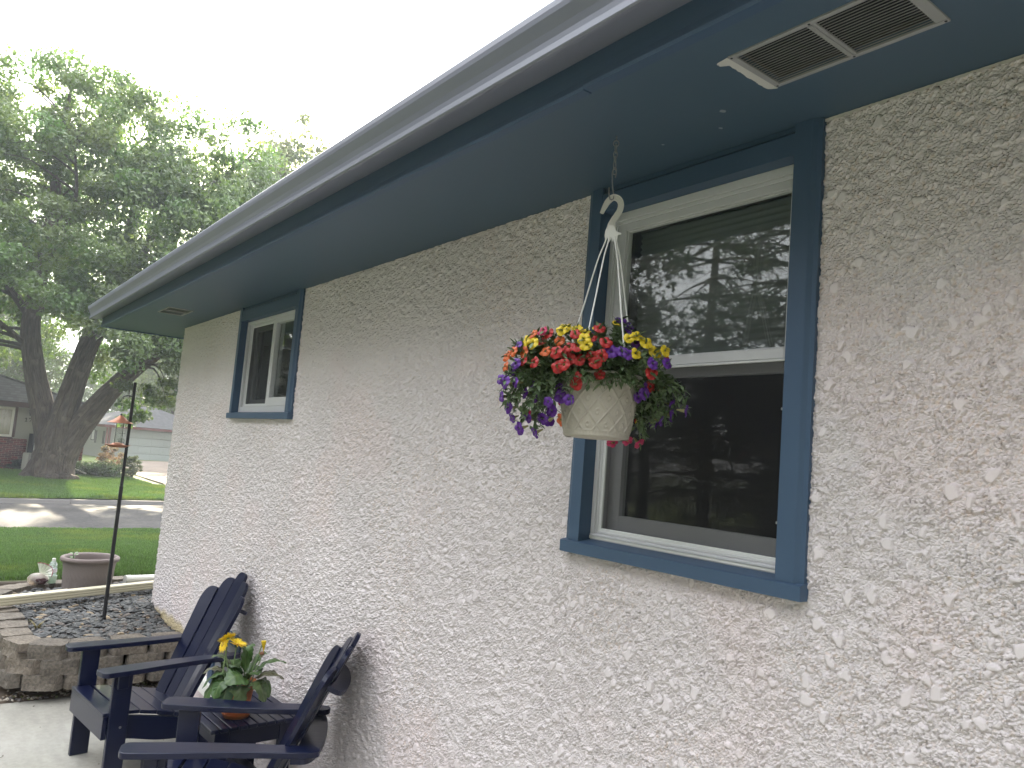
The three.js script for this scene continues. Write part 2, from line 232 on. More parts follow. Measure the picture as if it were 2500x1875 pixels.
// the double-hung window
function windowTrim(w, [xl, xr, yb, yt], ow, headY) { // opening, board width, underside of the head
  const f = 0.03;
  const side = (s, x) => [[x, 0.0], [x, 0.018], [x + s * 0.01, 0.021], [x + s * 0.02, f - 0.001], [x + s * 0.024, f], [x + s * ow, f], [x + s * ow, -0.03], [x + s * (ow - 0.03), -0.03]];
  part('trim_board', alongY(side(1, xl - ow), yb, EAVE - 0.001), M.blue, w);
  part('trim_board', alongY(side(-1, xr + ow), yb, EAVE - 0.001), M.blue, w);
  part('head_trim', alongX([[0, EAVE - 0.001], [0.02, EAVE - 0.001], [0.021, EAVE - 0.014], [f + 0.001, EAVE - 0.024], [f + 0.002, headY], [-0.03, headY], [-0.03, EAVE - 0.001]].map(([z, y]) => [z - 0.003, y]), xl + 0.0005, xr - 0.0005), M.blue, w);
  part('sill', alongX([[0, yb - 0.034], [0.037, yb - 0.034], [0.038, yb - 0.001], [0.03, yb + 0.0015], [-0.03, yb + 0.012], [-0.03, yb - 0.03]], xl - ow - 0.005, xr + ow + 0.004), M.blue, w);
}
const frameBars = (x0, x1, y0, y1, z0, z1, l, r, b, t) => [span(x0, x0 + l, y0, y1, z0, z1, 0.002), span(x1 - r, x1, y0, y1, z0, z1, 0.002), span(x0 + l, x1 - r, y0, y0 + b, z0, z1, 0.002), span(x0 + l, x1 - r, y1 - t, y1, z0, z1, 0.002)];
{
  const w = new THREE.Group(); w.name = 'window'; house.add(w); w.userData.label = 'tall double-hung window with blue trim behind the hanging basket';
  const L = -1.711, R = -1.048, B = 1.476, T = 2.478;
  windowTrim(w, [L, R, B, T], 0.066, T);
  part('frame', [...frameBars(L, R, B + 0.008, T, -0.09, -0.016, 0.016, 0.012, 0.02, 0.024), ...frameBars(L + 0.016, R - 0.012, B + 0.028, T - 0.024, -0.09, -0.022, 0.008, 0.006, 0.008, 0.01), span(L + 0.004, R - 0.004, B + 0.02, B + 0.026, -0.02, -0.011, 0.001)], M.vinyl, w);
  const l = L + 0.024, r = R - 0.018, top = T - 0.034, rail = 1.997;
  part('upper_sash', [...frameBars(l, r, rail, top, -0.052, -0.026, 0.034, 0.022, 0.026, 0.022), ...frameBars(l + 0.034, r - 0.022, rail + 0.026, top - 0.022, -0.05, -0.033, 0.004, 0.004, 0.004, 0.004)], M.vinyl, w);
  part('upper_pane', [span(l + 0.038, r - 0.026, rail + 0.03, top - 0.026, -0.041, -0.041 + 0.0005, 0).clone()].map((g) => new THREE.PlaneGeometry(r - l - 0.064, top - rail - 0.056).translate((l + r + 0.012) / 2, (rail + top + 0.004) / 2, -0.04)), M.pane, w);
  part('upper_pane', new THREE.PlaneGeometry(r - l - 0.064, top - rail - 0.056).translate((l + r + 0.012) / 2, (rail + top + 0.004) / 2, -0.047), M.pane, w);
  // pleated blind drawn down behind the upper sash
  const n = 24, by = 2.0;
  part('blind', gridGeo(1, n * 2, (u, v, i, j) => [lerp(l + 0.01, r - 0.01, u), lerp(by, top, v), -0.125 + (j % 2 ? 0.009 : 0)]), mat(0.15, 0.165, 0.165, 0.9, { side: THREE.DoubleSide }), w);
  part('lower_sash', frameBars(l, r, B + 0.036, rail + 0.004, -0.082, -0.056, 0.05, 0.04, 0.05, 0.034), M.vinyl, w);
  part('lower_pane', new THREE.PlaneGeometry(r - l - 0.09, rail - B - 0.116).translate((l + r + 0.01) / 2, (rail + B + 0.056) / 2, -0.07), M.pane, w);
  part('screen_frame', frameBars(l, r, B + 0.034, rail - 0.001, -0.034, -0.024, 0.012, 0.008, 0.011, 0.006), mat(0.7, 0.71, 0.7, 0.4), w);
  part('insect_screen', new THREE.PlaneGeometry(r - l - 0.02, rail - B - 0.05).translate((l + r + 0.004) / 2, (rail + B + 0.038) / 2, -0.03), mat(0.012, 0.0125, 0.014, 0.8, { transparent: true, opacity: 0.5, side: THREE.DoubleSide }), w);
  for (const y of [1.6, 1.87]) part('latch', span(r - 0.02, r - 0.007, y, y + 0.006, -0.0285, -0.02, 0.001), M.metal, w);
  // uneven edge of white paint above the blue sill
  part('caulk', gridGeo(60, 1, (u, v, i) => [lerp(L, R, u), B + 0.0125 + v * (0.006 + 0.003 * vn(i * 0.5, 0, 9)), -0.0135]), M.white, w);
}
{ // the small sliding window at the far end
  const w = new THREE.Group(); w.name = 'window'; house.add(w); w.userData.label = 'small sliding window with blue trim near the far corner';
  const L = -5.112, R = -4.172, B = 1.858, T = 2.462;
  windowTrim(w, [L, R, B, T], 0.066, T);
  part('frame', [...frameBars(L, R, B + 0.008, T, -0.09, -0.014, 0.03, 0.02, 0.036, 0.02), ...frameBars(L + 0.03, R - 0.02, B + 0.044, T - 0.02, -0.09, -0.03, 0.016, 0.008, 0.008, 0.01)], M.vinyl, w);
  const m = -4.64;
  part('sliding_sash', frameBars(m, R - 0.02, B + 0.046, T - 0.02, -0.05, -0.02, 0.052, 0.03, 0.052, 0.03), M.vinyl, w);
  part('sliding_pane', new THREE.PlaneGeometry(R - m - 0.1, T - B - 0.148).translate((m + R + 0.002) / 2, (T + B + 0.048) / 2, -0.036), M.pane, w);
  part('sliding_pane', new THREE.PlaneGeometry(R - m - 0.1, T - B - 0.148).translate((m + R + 0.002) / 2, (T + B + 0.048) / 2, -0.044), M.pane, w);
  part('fixed_sash', frameBars(L + 0.046, m + 0.03, B + 0.05, T - 0.028, -0.084, -0.06, 0.05, 0.04, 0.045, 0.035), M.vinyl, w);
  part('fixed_pane', new THREE.PlaneGeometry(m - L - 0.1, T - B - 0.15).translate((m + L + 0.05) / 2, (T + B + 0.02) / 2, -0.07), M.pane, w);
  part('screen_frame', frameBars(L + 0.046, m + 0.004, B + 0.052, T - 0.03, -0.044, -0.034, 0.012, 0.01, 0.012, 0.01), mat(0.7, 0.71, 0.7, 0.4), w);
  part('insect_screen', new THREE.PlaneGeometry(m - L - 0.06, T - B - 0.1).translate((m + L + 0.05) / 2, (T + B + 0.022) / 2, -0.039), mat(0.03, 0.033, 0.04, 0.8, { transparent: true, opacity: 0.72, side: THREE.DoubleSide }), w);
}
{ // low basement window behind the table
  const w = new THREE.Group(); w.name = 'basement_window'; house.add(w);
  part('trim_board', [span(-4.985, -4.9, 0.2, 0.56, 0.004, 0.03), span(-4.55, -4.5, 0.2, 0.56, 0.004, 0.02), span(-4.9, -4.55, 0.5, 0.56, 0.004, 0.029)], M.blue, w);
  part('frosted_pane', span(-4.9, -4.55, 0.21, 0.5, 0.002, 0.017, 0), mat(0.2, 0.21, 0.22, 0.5), w);
  part('sill', span(-5.2, -4.5, 0.12, 0.2, 0.0, 0.05), mat(0.86, 0.85, 0.8, 0.5), w);
}
// ---------------------------------------------------------------- ground, patio, raised bed
const roadNear = (z) => -17.1 + 0.1 * z, roadFar = (z) => -22.95 + 0.16 * z, LOW = -0.35;
const inBed = (x, z) => x > -7.95 && x < -5.52 && z < 1.1;
function lawnY(x, z) {
  if (x < -7.75) return lerp(0.325, LOW + 0.02, sstep(0, 1, (-7.75 - x) / 9.2)) + 0.03 * (vn(x * 0.8, z * 0.8, 4) - 0.5) * sstep(-8.2, -9.5, x);
  const s = z < 1.2 ? 0 : sstep(1.2, 1.4, z) * sstep(-6.2, -7.6, x);
  return x > -7.8 && x < -5.85 && z < 0.8 ? 0.2 : lerp(-0.03, 0.31, s);
}
const grassTone = (x, z) => { const t = fbm(x * 0.9, z * 0.9, 21, 4), s = fbm(x * 5, z * 5, 31, 2); return [0.066 + 0.034 * t + 0.014 * s, 0.1 + 0.045 * t + 0.02 * s, 0.024 + 0.012 * t]; };
{
  const lawnMat = mat(1, 1, 1, 0.95, { vertexColors: true });
  const xs = []; for (let x = -23.5; x <= 3.001; x += 0.12) xs.push(x);
  const zs = []; for (let z = -14; z <= 9.001; z += 0.16) zs.push(z);
  struct('lawn', gridGeo(xs.length - 1, zs.length - 1, (u, v, i, j) => { const x = xs[i], z = zs[j], bare = x > -7.9 && x < -5.4 ? 1 : 0, gd = sstep(2.2, 3.2, z) * sstep(-9, -7, x), c = grassTone(x, z).map((q, n) => q * (1 - gd * [0.25, 0.4, 0.1][n])); return [x, x < roadNear(z) + 0.25 ? LOW - 0.12 : lawnY(x, z), z, ...(bare && z < 1.3 ? [0.045, 0.033, 0.022] : c)]; }, true), lawnMat);
  const farTone = (x, z) => { const c = grassTone(x * 0.7, z * 0.7), p = Math.hypot((x + 31.4) / 1.9, (z + 1.3) / 1.3), d = sstep(1.15, 0.55, p + 0.5 * (fbm(x, z, 5, 3) - 0.5)); return [lerp(c[0] * 1.25, 0.12, d), lerp(c[1] * 1.15, 0.09, d), lerp(c[2], 0.055, d)]; };
  struct('lawn', gridGeo(180, 200, (u, v) => { const z = lerp(-40, 40, v), x0 = roadFar(z) - 0.26, x = lerp(x0, -62, u * u), y = lerp(LOW + 0.1, -0.3, sstep(0, 3, x0 - x)) + 0.04 * (fbm(x * 0.5, z * 0.5, 6, 2) - 0.5); return [x, y, z, ...farTone(x, z)]; }, true), lawnMat);
  struct('ground', new THREE.PlaneGeometry(1400, 1400).rotateX(-Math.PI / 2).translate(0, -0.62, 0), mat(0.05, 0.085, 0.025, 1));
  struct('lawn', gridGeo(90, 90, (u, v) => { const x = lerp(-60, 60, u), z = lerp(6, 70, v), c = grassTone(x * 0.5, z * 0.5); return [x, (x < -5 ? lerp(LOW, -0.05, sstep(-22, -6, x)) : -0.05) + 0.05 * fbm(x * 0.3, z * 0.3, 7, 2) - 0.015, z, c[0] * 0.75, c[1] * 0.6, c[2] * 0.9]; }, true), lawnMat);
  // road with worn tracks and patches, kerb stones on the far side
  const roadTex = tex(1024, 1024, (u, v) => { const t = fbm(u * 9, v * 9, 12, 4), g = fbm(u * 160, v * 160, 13, 2), cr = worley(u * 7 + 0.6 * fbm(u * 9, v * 9, 3), v * 7, 15), line = cr[1] - cr[0] < 0.018 ? 0.75 : 1; const k = (0.2 + 0.12 * t + 0.14 * (g - 0.5)) * line; return [k * 1.02, k * 0.98, k * 0.95]; }, true, 1, 1);
  struct('road', gridGeo(12, 120, (u, v) => { const z = lerp(-50, 50, v), x = lerp(roadNear(z) + 0.15, roadFar(z), u); return [x, LOW - 0.002 + 0.07 * Math.sin(Math.PI * u), z]; }), mat(1, 1, 1, 0.9, { map: (() => { roadTex.repeat.set(1, 13); return roadTex; })() }));
  const kerb = new THREE.Group(); kerb.name = numbered('kerb'); kerb.userData.kind = 'structure'; scene.add(kerb);
  const kerbMat = mat(0.19, 0.18, 0.17, 0.9);
  for (let z = -40; z < 30; z += 2.4) {
    const a = V(roadFar(z), 0, z), b = V(roadFar(z + 2.385), 0, z + 2.385), d = b.clone().sub(a), L = d.length();
    const g = alongX([[0, LOW - 0.1], [0, LOW + 0.085], [0.018, LOW + 0.1], [0.26, LOW + 0.11], [0.26, LOW - 0.1]].map(([q, y]) => [-q, y]), 0, L);
    const m = part('kerb_stone', g, kerbMat, kerb); m.position.set(a.x, 0, a.z); m.rotation.y = -Math.atan2(d.z, d.x);
  }
  const drive = new THREE.ShapeGeometry(new THREE.Shape([[-24.2, -3.6], [-28.5, -5.35], [-31.8, -5.95], [-36.9, -6.0], [-40.5, -5.75], [-44, -6.1], [-53.5, -8.3], [-62, -22], [-52, -24], [-40, -15], [-25.6, -9.6]].map(([x, z]) => new THREE.Vector2(x, -z)))).rotateX(-Math.PI / 2).translate(0, -0.262, 0);
  const driveTex = tex(512, 512, (u, v) => { const g = fbm(u * 90, v * 90, 18, 3), t = fbm(u * 5, v * 5, 19, 3); const k = 0.47 + 0.16 * (g - 0.5) + 0.12 * (t - 0.5); return [k * 1.08, k * 0.97, k * 0.88]; });
  struct('driveway', planarUV(drive, 0.2, 0.2), mat(1, 1, 1, 0.95, { map: driveTex }));
}
// grass blades, too many to count
function tuftGeo(seed, n, h, spread) {
  const r = rngOf(seed), P = [], C = [];
  for (let k = 0; k < n; k++) {
    const a = r() * 6.28, x = Math.cos(a) * spread * r(), z = Math.sin(a) * spread * r(), hh = h * (0.6 + 0.6 * r()), w = 0.0045 * (h / 0.05), la = r() * 6.28, lx = Math.cos(la) * hh * 0.45 * r(), lz = Math.sin(la) * hh * 0.45 * r(), px = Math.sin(a) * w, pz = -Math.cos(a) * w;
    P.push(x - px, 0, z - pz, x + px, 0, z + pz, x + lx * 0.4 + px * 0.7, hh * 0.6, z + lz * 0.4 + pz * 0.7, x - px, 0, z - pz, x + lx * 0.4 + px * 0.7, hh * 0.6, z + lz * 0.4 + pz * 0.7, x + lx, hh, z + lz);
    for (let q = 0; q < 6; q++) C.push(0.9, 0.9, 0.9);
  }
  const g = new THREE.BufferGeometry(); g.setAttribute('position', new THREE.Float32BufferAttribute(P, 3)); g.computeVertexNormals(); return g;
}
const bladeMat = pmat(1, 1, 1, 0.8, { side: THREE.DoubleSide, transmission: 0.35, thickness: 0 });
function grassField(label, n, seed, pick, yAt, geo, scale) {
  const r = rngOf(seed), m = new THREE.InstancedMesh(geo, bladeMat, n), o = new THREE.Object3D(), c = new THREE.Color(); m.name = numbered('grass');
  for (let k = 0; k < n; k++) {
    const [x, z] = pick(r), t = fbm(x * 1.1, z * 1.1, 24, 3), y = 0.7 + 0.6 * r(), s = scale * (0.7 + 0.6 * r());
    o.position.set(x, yAt(x, z) - 0.004, z); o.rotation.set(0.2 * (r() - 0.5), r() * 6.28, 0.2 * (r() - 0.5)); o.scale.set(s, s * (0.75 + 0.5 * t), s); o.updateMatrix(); m.setMatrixAt(k, o.matrix);
    const yel = sstep(0.55, 0.8, t); m.setColorAt(k, c.setRGB((0.105 + 0.07 * yel) * y, (0.195 + 0.045 * yel) * y, 0.034 * y));
  }
  shade(m); scene.add(stuff(tag(m, label, 'grass'))); return m;
}
grassField('short green lawn grass between the raised bed and the road', 70000, 101, (r) => { const x = -7.98 - 9.25 * Math.pow(r(), 1.1), w = -x; return [x, lerp(-0.34 * w + 1.6 - 0.5, -0.085 * w + 1.75, r())]; }, lawnY, tuftGeo(5, 7, 0.055, 0.03), 1);
grassField('sunlit lawn grass round the old tree over the road', 42000, 102, (r) => { const z = lerp(-7, 1.6, r()), x = roadFar(z) - 0.3 - 13 * Math.pow(r(), 1.1); return x < -31 && z < -5.4 ? [-26, -1.5 - 2 * r()] : [x, z]; }, (x, z) => lerp(LOW + 0.1, -0.3, sstep(0, 3, roadFar(z) - 0.26 - x)) + 0.04 * (fbm(x * 0.5, z * 0.5, 6, 2) - 0.5), tuftGeo(6, 7, 0.06, 0.05), 1.25);

// concrete patio
{
  const c = tex(1024, 1024, (u, v) => { const t = fbm(u * 5, v * 9, 51, 4), g = fbm(u * 130, v * 130, 52, 2), s = fbm(u * 14, v * 60, 53, 3), p = vn(u * 300, v * 300, 54) > 0.985 ? 0.8 : 1, k = (0.6 + 0.07 * (t - 0.5) + 0.05 * (g - 0.5) + 0.07 * (s - 0.5)) * p; return [k * (1.005 + 0.03 * (fbm(u * 4, v * 4, 55, 2) - 0.5)), k * 0.985, k * (0.925 + 0.03 * (t - 0.5))]; }, true, 0.45, 0.45);
  const b = tex(512, 512, (u, v) => 0.5 + 0.5 * (fbm(u * 20, v * 90, 56, 3) - 0.5) + 0.3 * (vn(u * 200, v * 200, 57) - 0.5), false, 0.8, 0.8);
  const slab = (x0, x1, z0, z1) => { const s = new THREE.Shape([[x0, -z0], [x1, -z0], [x1, -z1], [x0, -z1]].map((q) => new THREE.Vector2(...q))); return new THREE.ExtrudeGeometry(s, { depth: 0.1, bevelEnabled: true, bevelSize: 0.008, bevelThickness: 0.008, bevelSegments: 2 }).rotateX(-Math.PI / 2).translate(0, -0.108, 0); };
  const m = mat(1, 1, 1, 0.88, { map: c, bumpMap: b, bumpScale: 0.0016 });
  const slabs = []; for (const [x0, x1] of [[-5.61, -2.62], [-2.6, 0.4], [0.42, 3.4]]) for (const [z0, z1] of [[-0.01, 2.9]]) slabs.push(planarUV(slab(x0, x1, z0, z1), 1, 1, 'xz'));
  struct('patio', slabs, m);
  const r = rngOf(61), bits = [];
  for (let k = 0; k < 110; k++) { const x = lerp(-5.5, -3, r()), z = lerp(0.1, 1.6, r()), s = 0.003 + 0.005 * r(); bits.push(new THREE.OctahedronGeometry(s).scale(1, 0.4, 0.8).rotateY(r() * 6).translate(x, s * 0.3, z)); if (k % 9 === 0) bits.push(tube([[x, 0.002, z], [x + 0.02, 0.004, z + 0.008 * r()], [x + 0.045 * r(), 0.002, z + 0.03 * (r() - 0.3)]], 0.0012, 4, 6)); }
  stuff(tag(part('litter', bits, mat(0.09, 0.07, 0.045, 0.95), scene), 'crumbs and tiny twigs scattered on the concrete patio', 'litter'));
  // strip of bare soil with chips and dead leaves at the foot of the stone wall
  struct('soil', gridGeo(40, 90, (u, v) => { const x = lerp(-5.9, -5.6, u), z = lerp(-0.05, 1.6, v); return [x, -0.012 + 0.07 * sstep(0.9, 0.1, u) * (0.5 + fbm(x * 9, z * 9, 62, 3)) * sstep(1.6, 1.2, z) + 0.02 * (fbm(x * 40, z * 40, 63, 2) - 0.5), z]; }), mat(0.13, 0.1, 0.072, 0.98, { bumpMap: b, bumpScale: 0.004 }));
  const chips = [];
  for (let k = 0; k < 420; k++) { const x = lerp(-5.78, -5.585, Math.sqrt(r())), z = lerp(0.02, 1.5, r()), s = 0.005 + 0.011 * r() * r(), q = r(), c2 = q < 0.3 ? [0.4, 0.36, 0.3] : q < 0.6 ? [0.2, 0.15, 0.1] : q < 0.85 ? [0.09, 0.08, 0.075] : [0.12, 0.13, 0.05]; chips.push(paint(rough(new THREE.DodecahedronGeometry(s), (a, b2, c3) => [a * 1.3, b2 * 0.45, c3 * 0.9]).rotateX(r()).rotateY(r() * 6).translate(x, 0.016 + 0.035 * sstep(-5.6, -5.85, x), z), () => c2)); }
  stuff(tag(part('debris', chips, mat(1, 1, 1, 0.9, { vertexColors: true, side: THREE.DoubleSide }), scene), 'gravel crumbs and dead leaf bits along the foot of the stone wall', 'debris'));
}
// curved dry-stone wall of split concrete blocks round the bed
const PATH = new THREE.CatmullRomCurve3([[-5.515, 0.0], [-5.52, 0.3], [-5.515, 0.58], [-5.53, 0.8], [-5.68, 1.0], [-5.95, 1.055], [-6.3, 1.05], [-6.75, 1.08], [-7.2, 1.13], [-7.52, 1.0], [-7.68, 0.86], [-7.76, 0.68], [-7.86, 0.4], [-7.94, 0.05], [-7.95, -0.35], [-7.95, -0.9]].map(([x, z]) => V(x, 0, z)), false, 'centripetal');
{
  const wall = thing('retaining_wall', 'low curved garden wall of split tan blocks round the gravel bed', 'garden wall');
  const L = PATH.getLength(), r = rngOf(77);
  const stone = tex(512, 512, (u, v) => { const k = 0.46 + 0.26 * (fbm(u * 40, v * 40, 91, 4) - 0.5) + 0.16 * (fbm(u * 5, v * 5, 92, 3) - 0.5); return [k * 0.94, k * 0.89, k * 0.81]; }, true, 2.5, 2.5);
  const sb = tex(512, 512, (u, v) => fbm(u * 36, v * 36, 93, 5), false, 2.5, 2.5);
  const tones = [0, 1, 2, 3].map((k) => mat(0.82 + 0.08 * k, 0.8 + 0.07 * k, 0.8 + 0.06 * k, 0.95, { map: stone, bumpMap: sb, bumpScale: 0.004 }));
  const blockGeo = (seed, len, hgt, dep) => { // top face smooth, split front, sides tapering to the back
    const g = new THREE.BoxGeometry(1, 1, 1, 14, 7, 5), q = rngOf(seed), ch = 0.02 + 0.012 * q(), k0 = seed * 3.7;
    return boxUV(rough(g, (x, y, z) => {
      const t = 0.5 - z, w = len * (1 - 0.24 * t), front = Math.max(0, 0.5 - t) * 2;
      let X = x * w, Y = y * hgt, Z = (z - 0.5) * dep;
      const ex = Math.max(0, Math.abs(x) - 0.38) / 0.12; // chamfered ends of the split face
      if (t < 0.001 && y < 0.46) Z += 0.016 * (fbm(X * 22 + k0, Y * 26, 7, 3) - 0.35) + 0.009 * (vn(X * 60 + k0, Y * 60, 8) - 0.5);
      if (t < 0.25) Z -= ch * 2.0 * ex * ex * (1 - t * 4);
      if (y > 0.46) Y += 0.002 * (vn(X * 30 + k0, Z * 30, 9) - 0.5); if (t < 0.001 && y > 0.4) Y -= 0.004 * q();
      if (Math.abs(x) > 0.49) X += 0.004 * (vn(Y * 50 + k0, Z * 50, 10) - 0.5);
      return [X, Y, Z];
    }));
  };
  const kinds = [0, 1, 2, 3, 4].map((k) => blockGeo(k + 1, 0.232, 0.089, 0.17));
  const place = (s, y, k, inset, yaw = 0) => {
    const p = PATH.getPointAt(clamp(s / L)), t = PATH.getTangentAt(clamp(s / L)), n = V(-t.z, 0, t.x); // outward: to the right of travel
    if (n.dot(V(p.x + 6.7, 0, p.z - 0.2)) < 0) n.negate();
    const m = part('block', kinds[k % 5], tones[(k * 7 + 3) % 4], wall); m.position.set(p.x - n.x * inset, y, p.z - n.z * inset); m.rotation.y = Math.atan2(n.x, n.z) + yaw; m.scale.set(1 + 0.04 * (r() - 0.5), 1, 1);
  };
  let k = 0;
  for (let c = 0; c < 3; c++) for (let s = c % 2 ? 0.02 : 0.125; s < L - 0.1; s += 0.243) {
    if (c > 0 && s > 2.6) continue; // the far side stands level with the lawn: only its cap course shows
    const near = s < 1.25;
    place(s + 0.008 * (r() - 0.5), 0.30 - c * 0.0885 + 0.004 * (r() - 0.5), k++, c === 0 ? 0.0 : c * -0.012, 0.07 * (r() - 0.5) * (near ? 1 : 0.6));
  }
}
// slate chips filling the bed
{
  const r = rngOf(88), gs = [], kinds = [];
  const inner = (x, z) => { if (x < -7.74 || x > -5.64 || z > 0.97) return false; const d = 0.19; for (let k = 0; k <= 60; k++) { const p = PATH.getPoint(k / 60); if (Math.hypot(p.x - x, p.z - z) < d) return false; } return true; };
  const cols = [[0.075, 0.077, 0.077], [0.052, 0.054, 0.055], [0.115, 0.113, 0.108], [0.1, 0.082, 0.07], [0.17, 0.162, 0.15], [0.25, 0.19, 0.12], [0.09, 0.094, 0.096]];
  const P = [], N = [], C = [];
  for (let k = 0; k < 5200; k++) {
    const x = lerp(-7.75, -5.62, r()), z = lerp(-0.5, 1.0, r()); if (!inner(x, z) || (x > WEST - 0.02 && z < 0.03)) continue;
    const s = 0.013 + 0.019 * r(), c = cols[Math.floor(r() * r() * 7)], f = 0.8 + 0.4 * r(), q = r() * 100;
    const g = rough(new THREE.DodecahedronGeometry(s), (a, b, d) => { const w = 0.75 + 0.5 * vn(a * 90 + q, b * 90 + d * 50, 3); return [a * w * 1.25, b * 0.36 * w, d * w * 0.85]; });
    g.rotateX(0.7 * (r() - 0.5)).rotateZ(0.7 * (r() - 0.5)).rotateY(r() * 6.28).translate(x, 0.298 + 0.022 * r() + 0.045 * sstep(0.5, 0, Math.hypot(x - WEST, z)), z);
    const gg = g.index ? g.toNonIndexed() : g; gg.computeVertexNormals();
    P.push(...gg.attributes.position.array); N.push(...gg.attributes.normal.array); for (let i = 0; i < gg.attributes.position.count; i++) C.push(c[0] * f, c[1] * f, c[2] * f);
  }
  const g = new THREE.BufferGeometry(); g.setAttribute('position', new THREE.Float32BufferAttribute(P, 3)); g.setAttribute('normal', new THREE.Float32BufferAttribute(N, 3)); g.setAttribute('color', new THREE.Float32BufferAttribute(C, 3));
  stuff(tag(part('slate_gravel', g, mat(1, 1, 1, 0.72, { vertexColors: true }), scene), 'dark grey slate chips filling the raised bed', 'gravel'));
  struct('bed_soil', gridGeo(60, 40, (u, v) => { const x = lerp(-7.8, -5.6, u), z = lerp(-0.9, 0.98, v); return [x, 0.292 + 0.045 * sstep(0.5, 0, Math.hypot(x - WEST, z)) + 0.01 * vn(x * 20, z * 20), z]; }), M.soil);
  // weeds and dry leaves in the gravel
  const weeds = (name, label, x, z, n, h, seed, col) => { const q = rngOf(seed), gs2 = []; for (let k = 0; k < n; k++) { const a = q() * 6.28, l = h * (0.5 + q()); const g2 = gridGeo(1, 4, (u, v) => [(u - 0.5) * 0.012 * Math.sin(Math.PI * clamp(v + 0.12)), v * l * (1 - 0.3 * v), v * v * l * 0.8]).rotateY(a).translate(x + 0.03 * (q() - 0.5), 0.315, z + 0.03 * (q() - 0.5)); gs2.push(g2); } tag(part(name, gs2, mat(...col, 0.8, { side: THREE.DoubleSide }), scene), label, 'weed'); };
  weeds('weed', 'small green weed in the slate by the house corner', -6.62, 0.13, 16, 0.06, 5, [0.13, 0.15, 0.04]);
  weeds('weed', 'dry tuft of grass at the inner edge of the front wall blocks', -6.12, 0.83, 14, 0.06, 6, [0.2, 0.17, 0.07]);
}
// ---------------------------------------------------------------- things on the bed
{
  const p = thing('planter', 'large mauve-brown planter pot with rolled rim and raised leaf pattern', 'planter', [-7.4, 0.3, 0.35]);
  const prof = [[0.001, 0], [0.172, 0], [0.178, 0.006], [0.184, 0.1], [0.193, 0.2], [0.2, 0.248], [0.206, 0.266], [0.219, 0.272], [0.226, 0.286], [0.223, 0.302], [0.21, 0.31], [0.196, 0.306], [0.186, 0.294], [0.182, 0.27], [0.176, 0.235]];
  const g = new THREE.LatheGeometry(prof.slice(0, 9).flatMap(([x, y], i, a) => i < 3 || i > 5 ? [new THREE.Vector2(x, y)] : [0, 1, 2, 3, 4, 5].map((k) => { const b = a[i + 1]; return new THREE.Vector2(lerp(x, b[0], k / 6), lerp(y, b[1], k / 6)); })), 160);
  rough(g, (x, y, z) => { const a = Math.atan2(z, x), s = a * 0.19, R = Math.hypot(x, z), band = sstep(0.03, 0.07, y) * sstep(0.2, 0.16, y); let k = 0; for (let q = -4; q <= 4; q++) { const u = ((s * 7.4 + q * 0.0) % 1 + 1) % 1 - 0.5; const sp = Math.abs(Math.hypot(u * 0.13, y - 0.1) - 0.028 - 0.007 * Math.cos(5 * Math.atan2(y - 0.1, u * 0.13))); k = Math.max(k, sstep(0.008, 0.002, sp)); } k = Math.max(k, sstep(0.35, 0.1, Math.abs(((s * 30 + 2.4 * Math.sin(y * 60)) % 1 + 1) % 1 - 0.5)) * 0.55 * sstep(0.12, 0.16, y), 0); const d = 0.006 * k * band; return [x * (1 + d / R), y, z * (1 + d / R)]; });
  const cm = mat(0.185, 0.155, 0.142, 0.85, { bumpMap: tex(256, 256, (u, v) => fbm(u * 30, v * 30, 4, 3), false, 6, 2), bumpScale: 0.0015 });
  part('pot_body', g, cm, p);
  part('rim', new THREE.LatheGeometry(prof.slice(6).map((q) => new THREE.Vector2(...q)), 64), mat(0.19, 0.15, 0.14, 0.7), p);
  part('soil', new THREE.CircleGeometry(0.178, 40).rotateX(-Math.PI / 2).translate(0, 0.236, 0), M.soil, p);
  const s = thing('seedling', 'small green seedling just rising above the rim of the planter', 'seedling', [-7.44, 0.536, 0.47]);
  part('stem', tube([[0, 0, 0], [0.004, 0.05, 0.003], [0, 0.1, 0.006]], 0.003, 6, 8), mat(0.1, 0.2, 0.05), s);
  for (let k = 0; k < 7; k++) part('leaf', gridGeo(2, 5, (u, v) => [(u - 0.5) * 0.034 * Math.sin(Math.PI * (0.08 + 0.92 * v)), 0.02 + 0.012 * k + 0.05 * v - 0.05 * v * v + 0.004 * Math.abs(u - 0.5), v * 0.055]).rotateY(k * 2.4), pmat(0.11, 0.19, 0.06, 0.6, { side: THREE.DoubleSide, transmission: 0.3, thickness: 0 }), s);
}
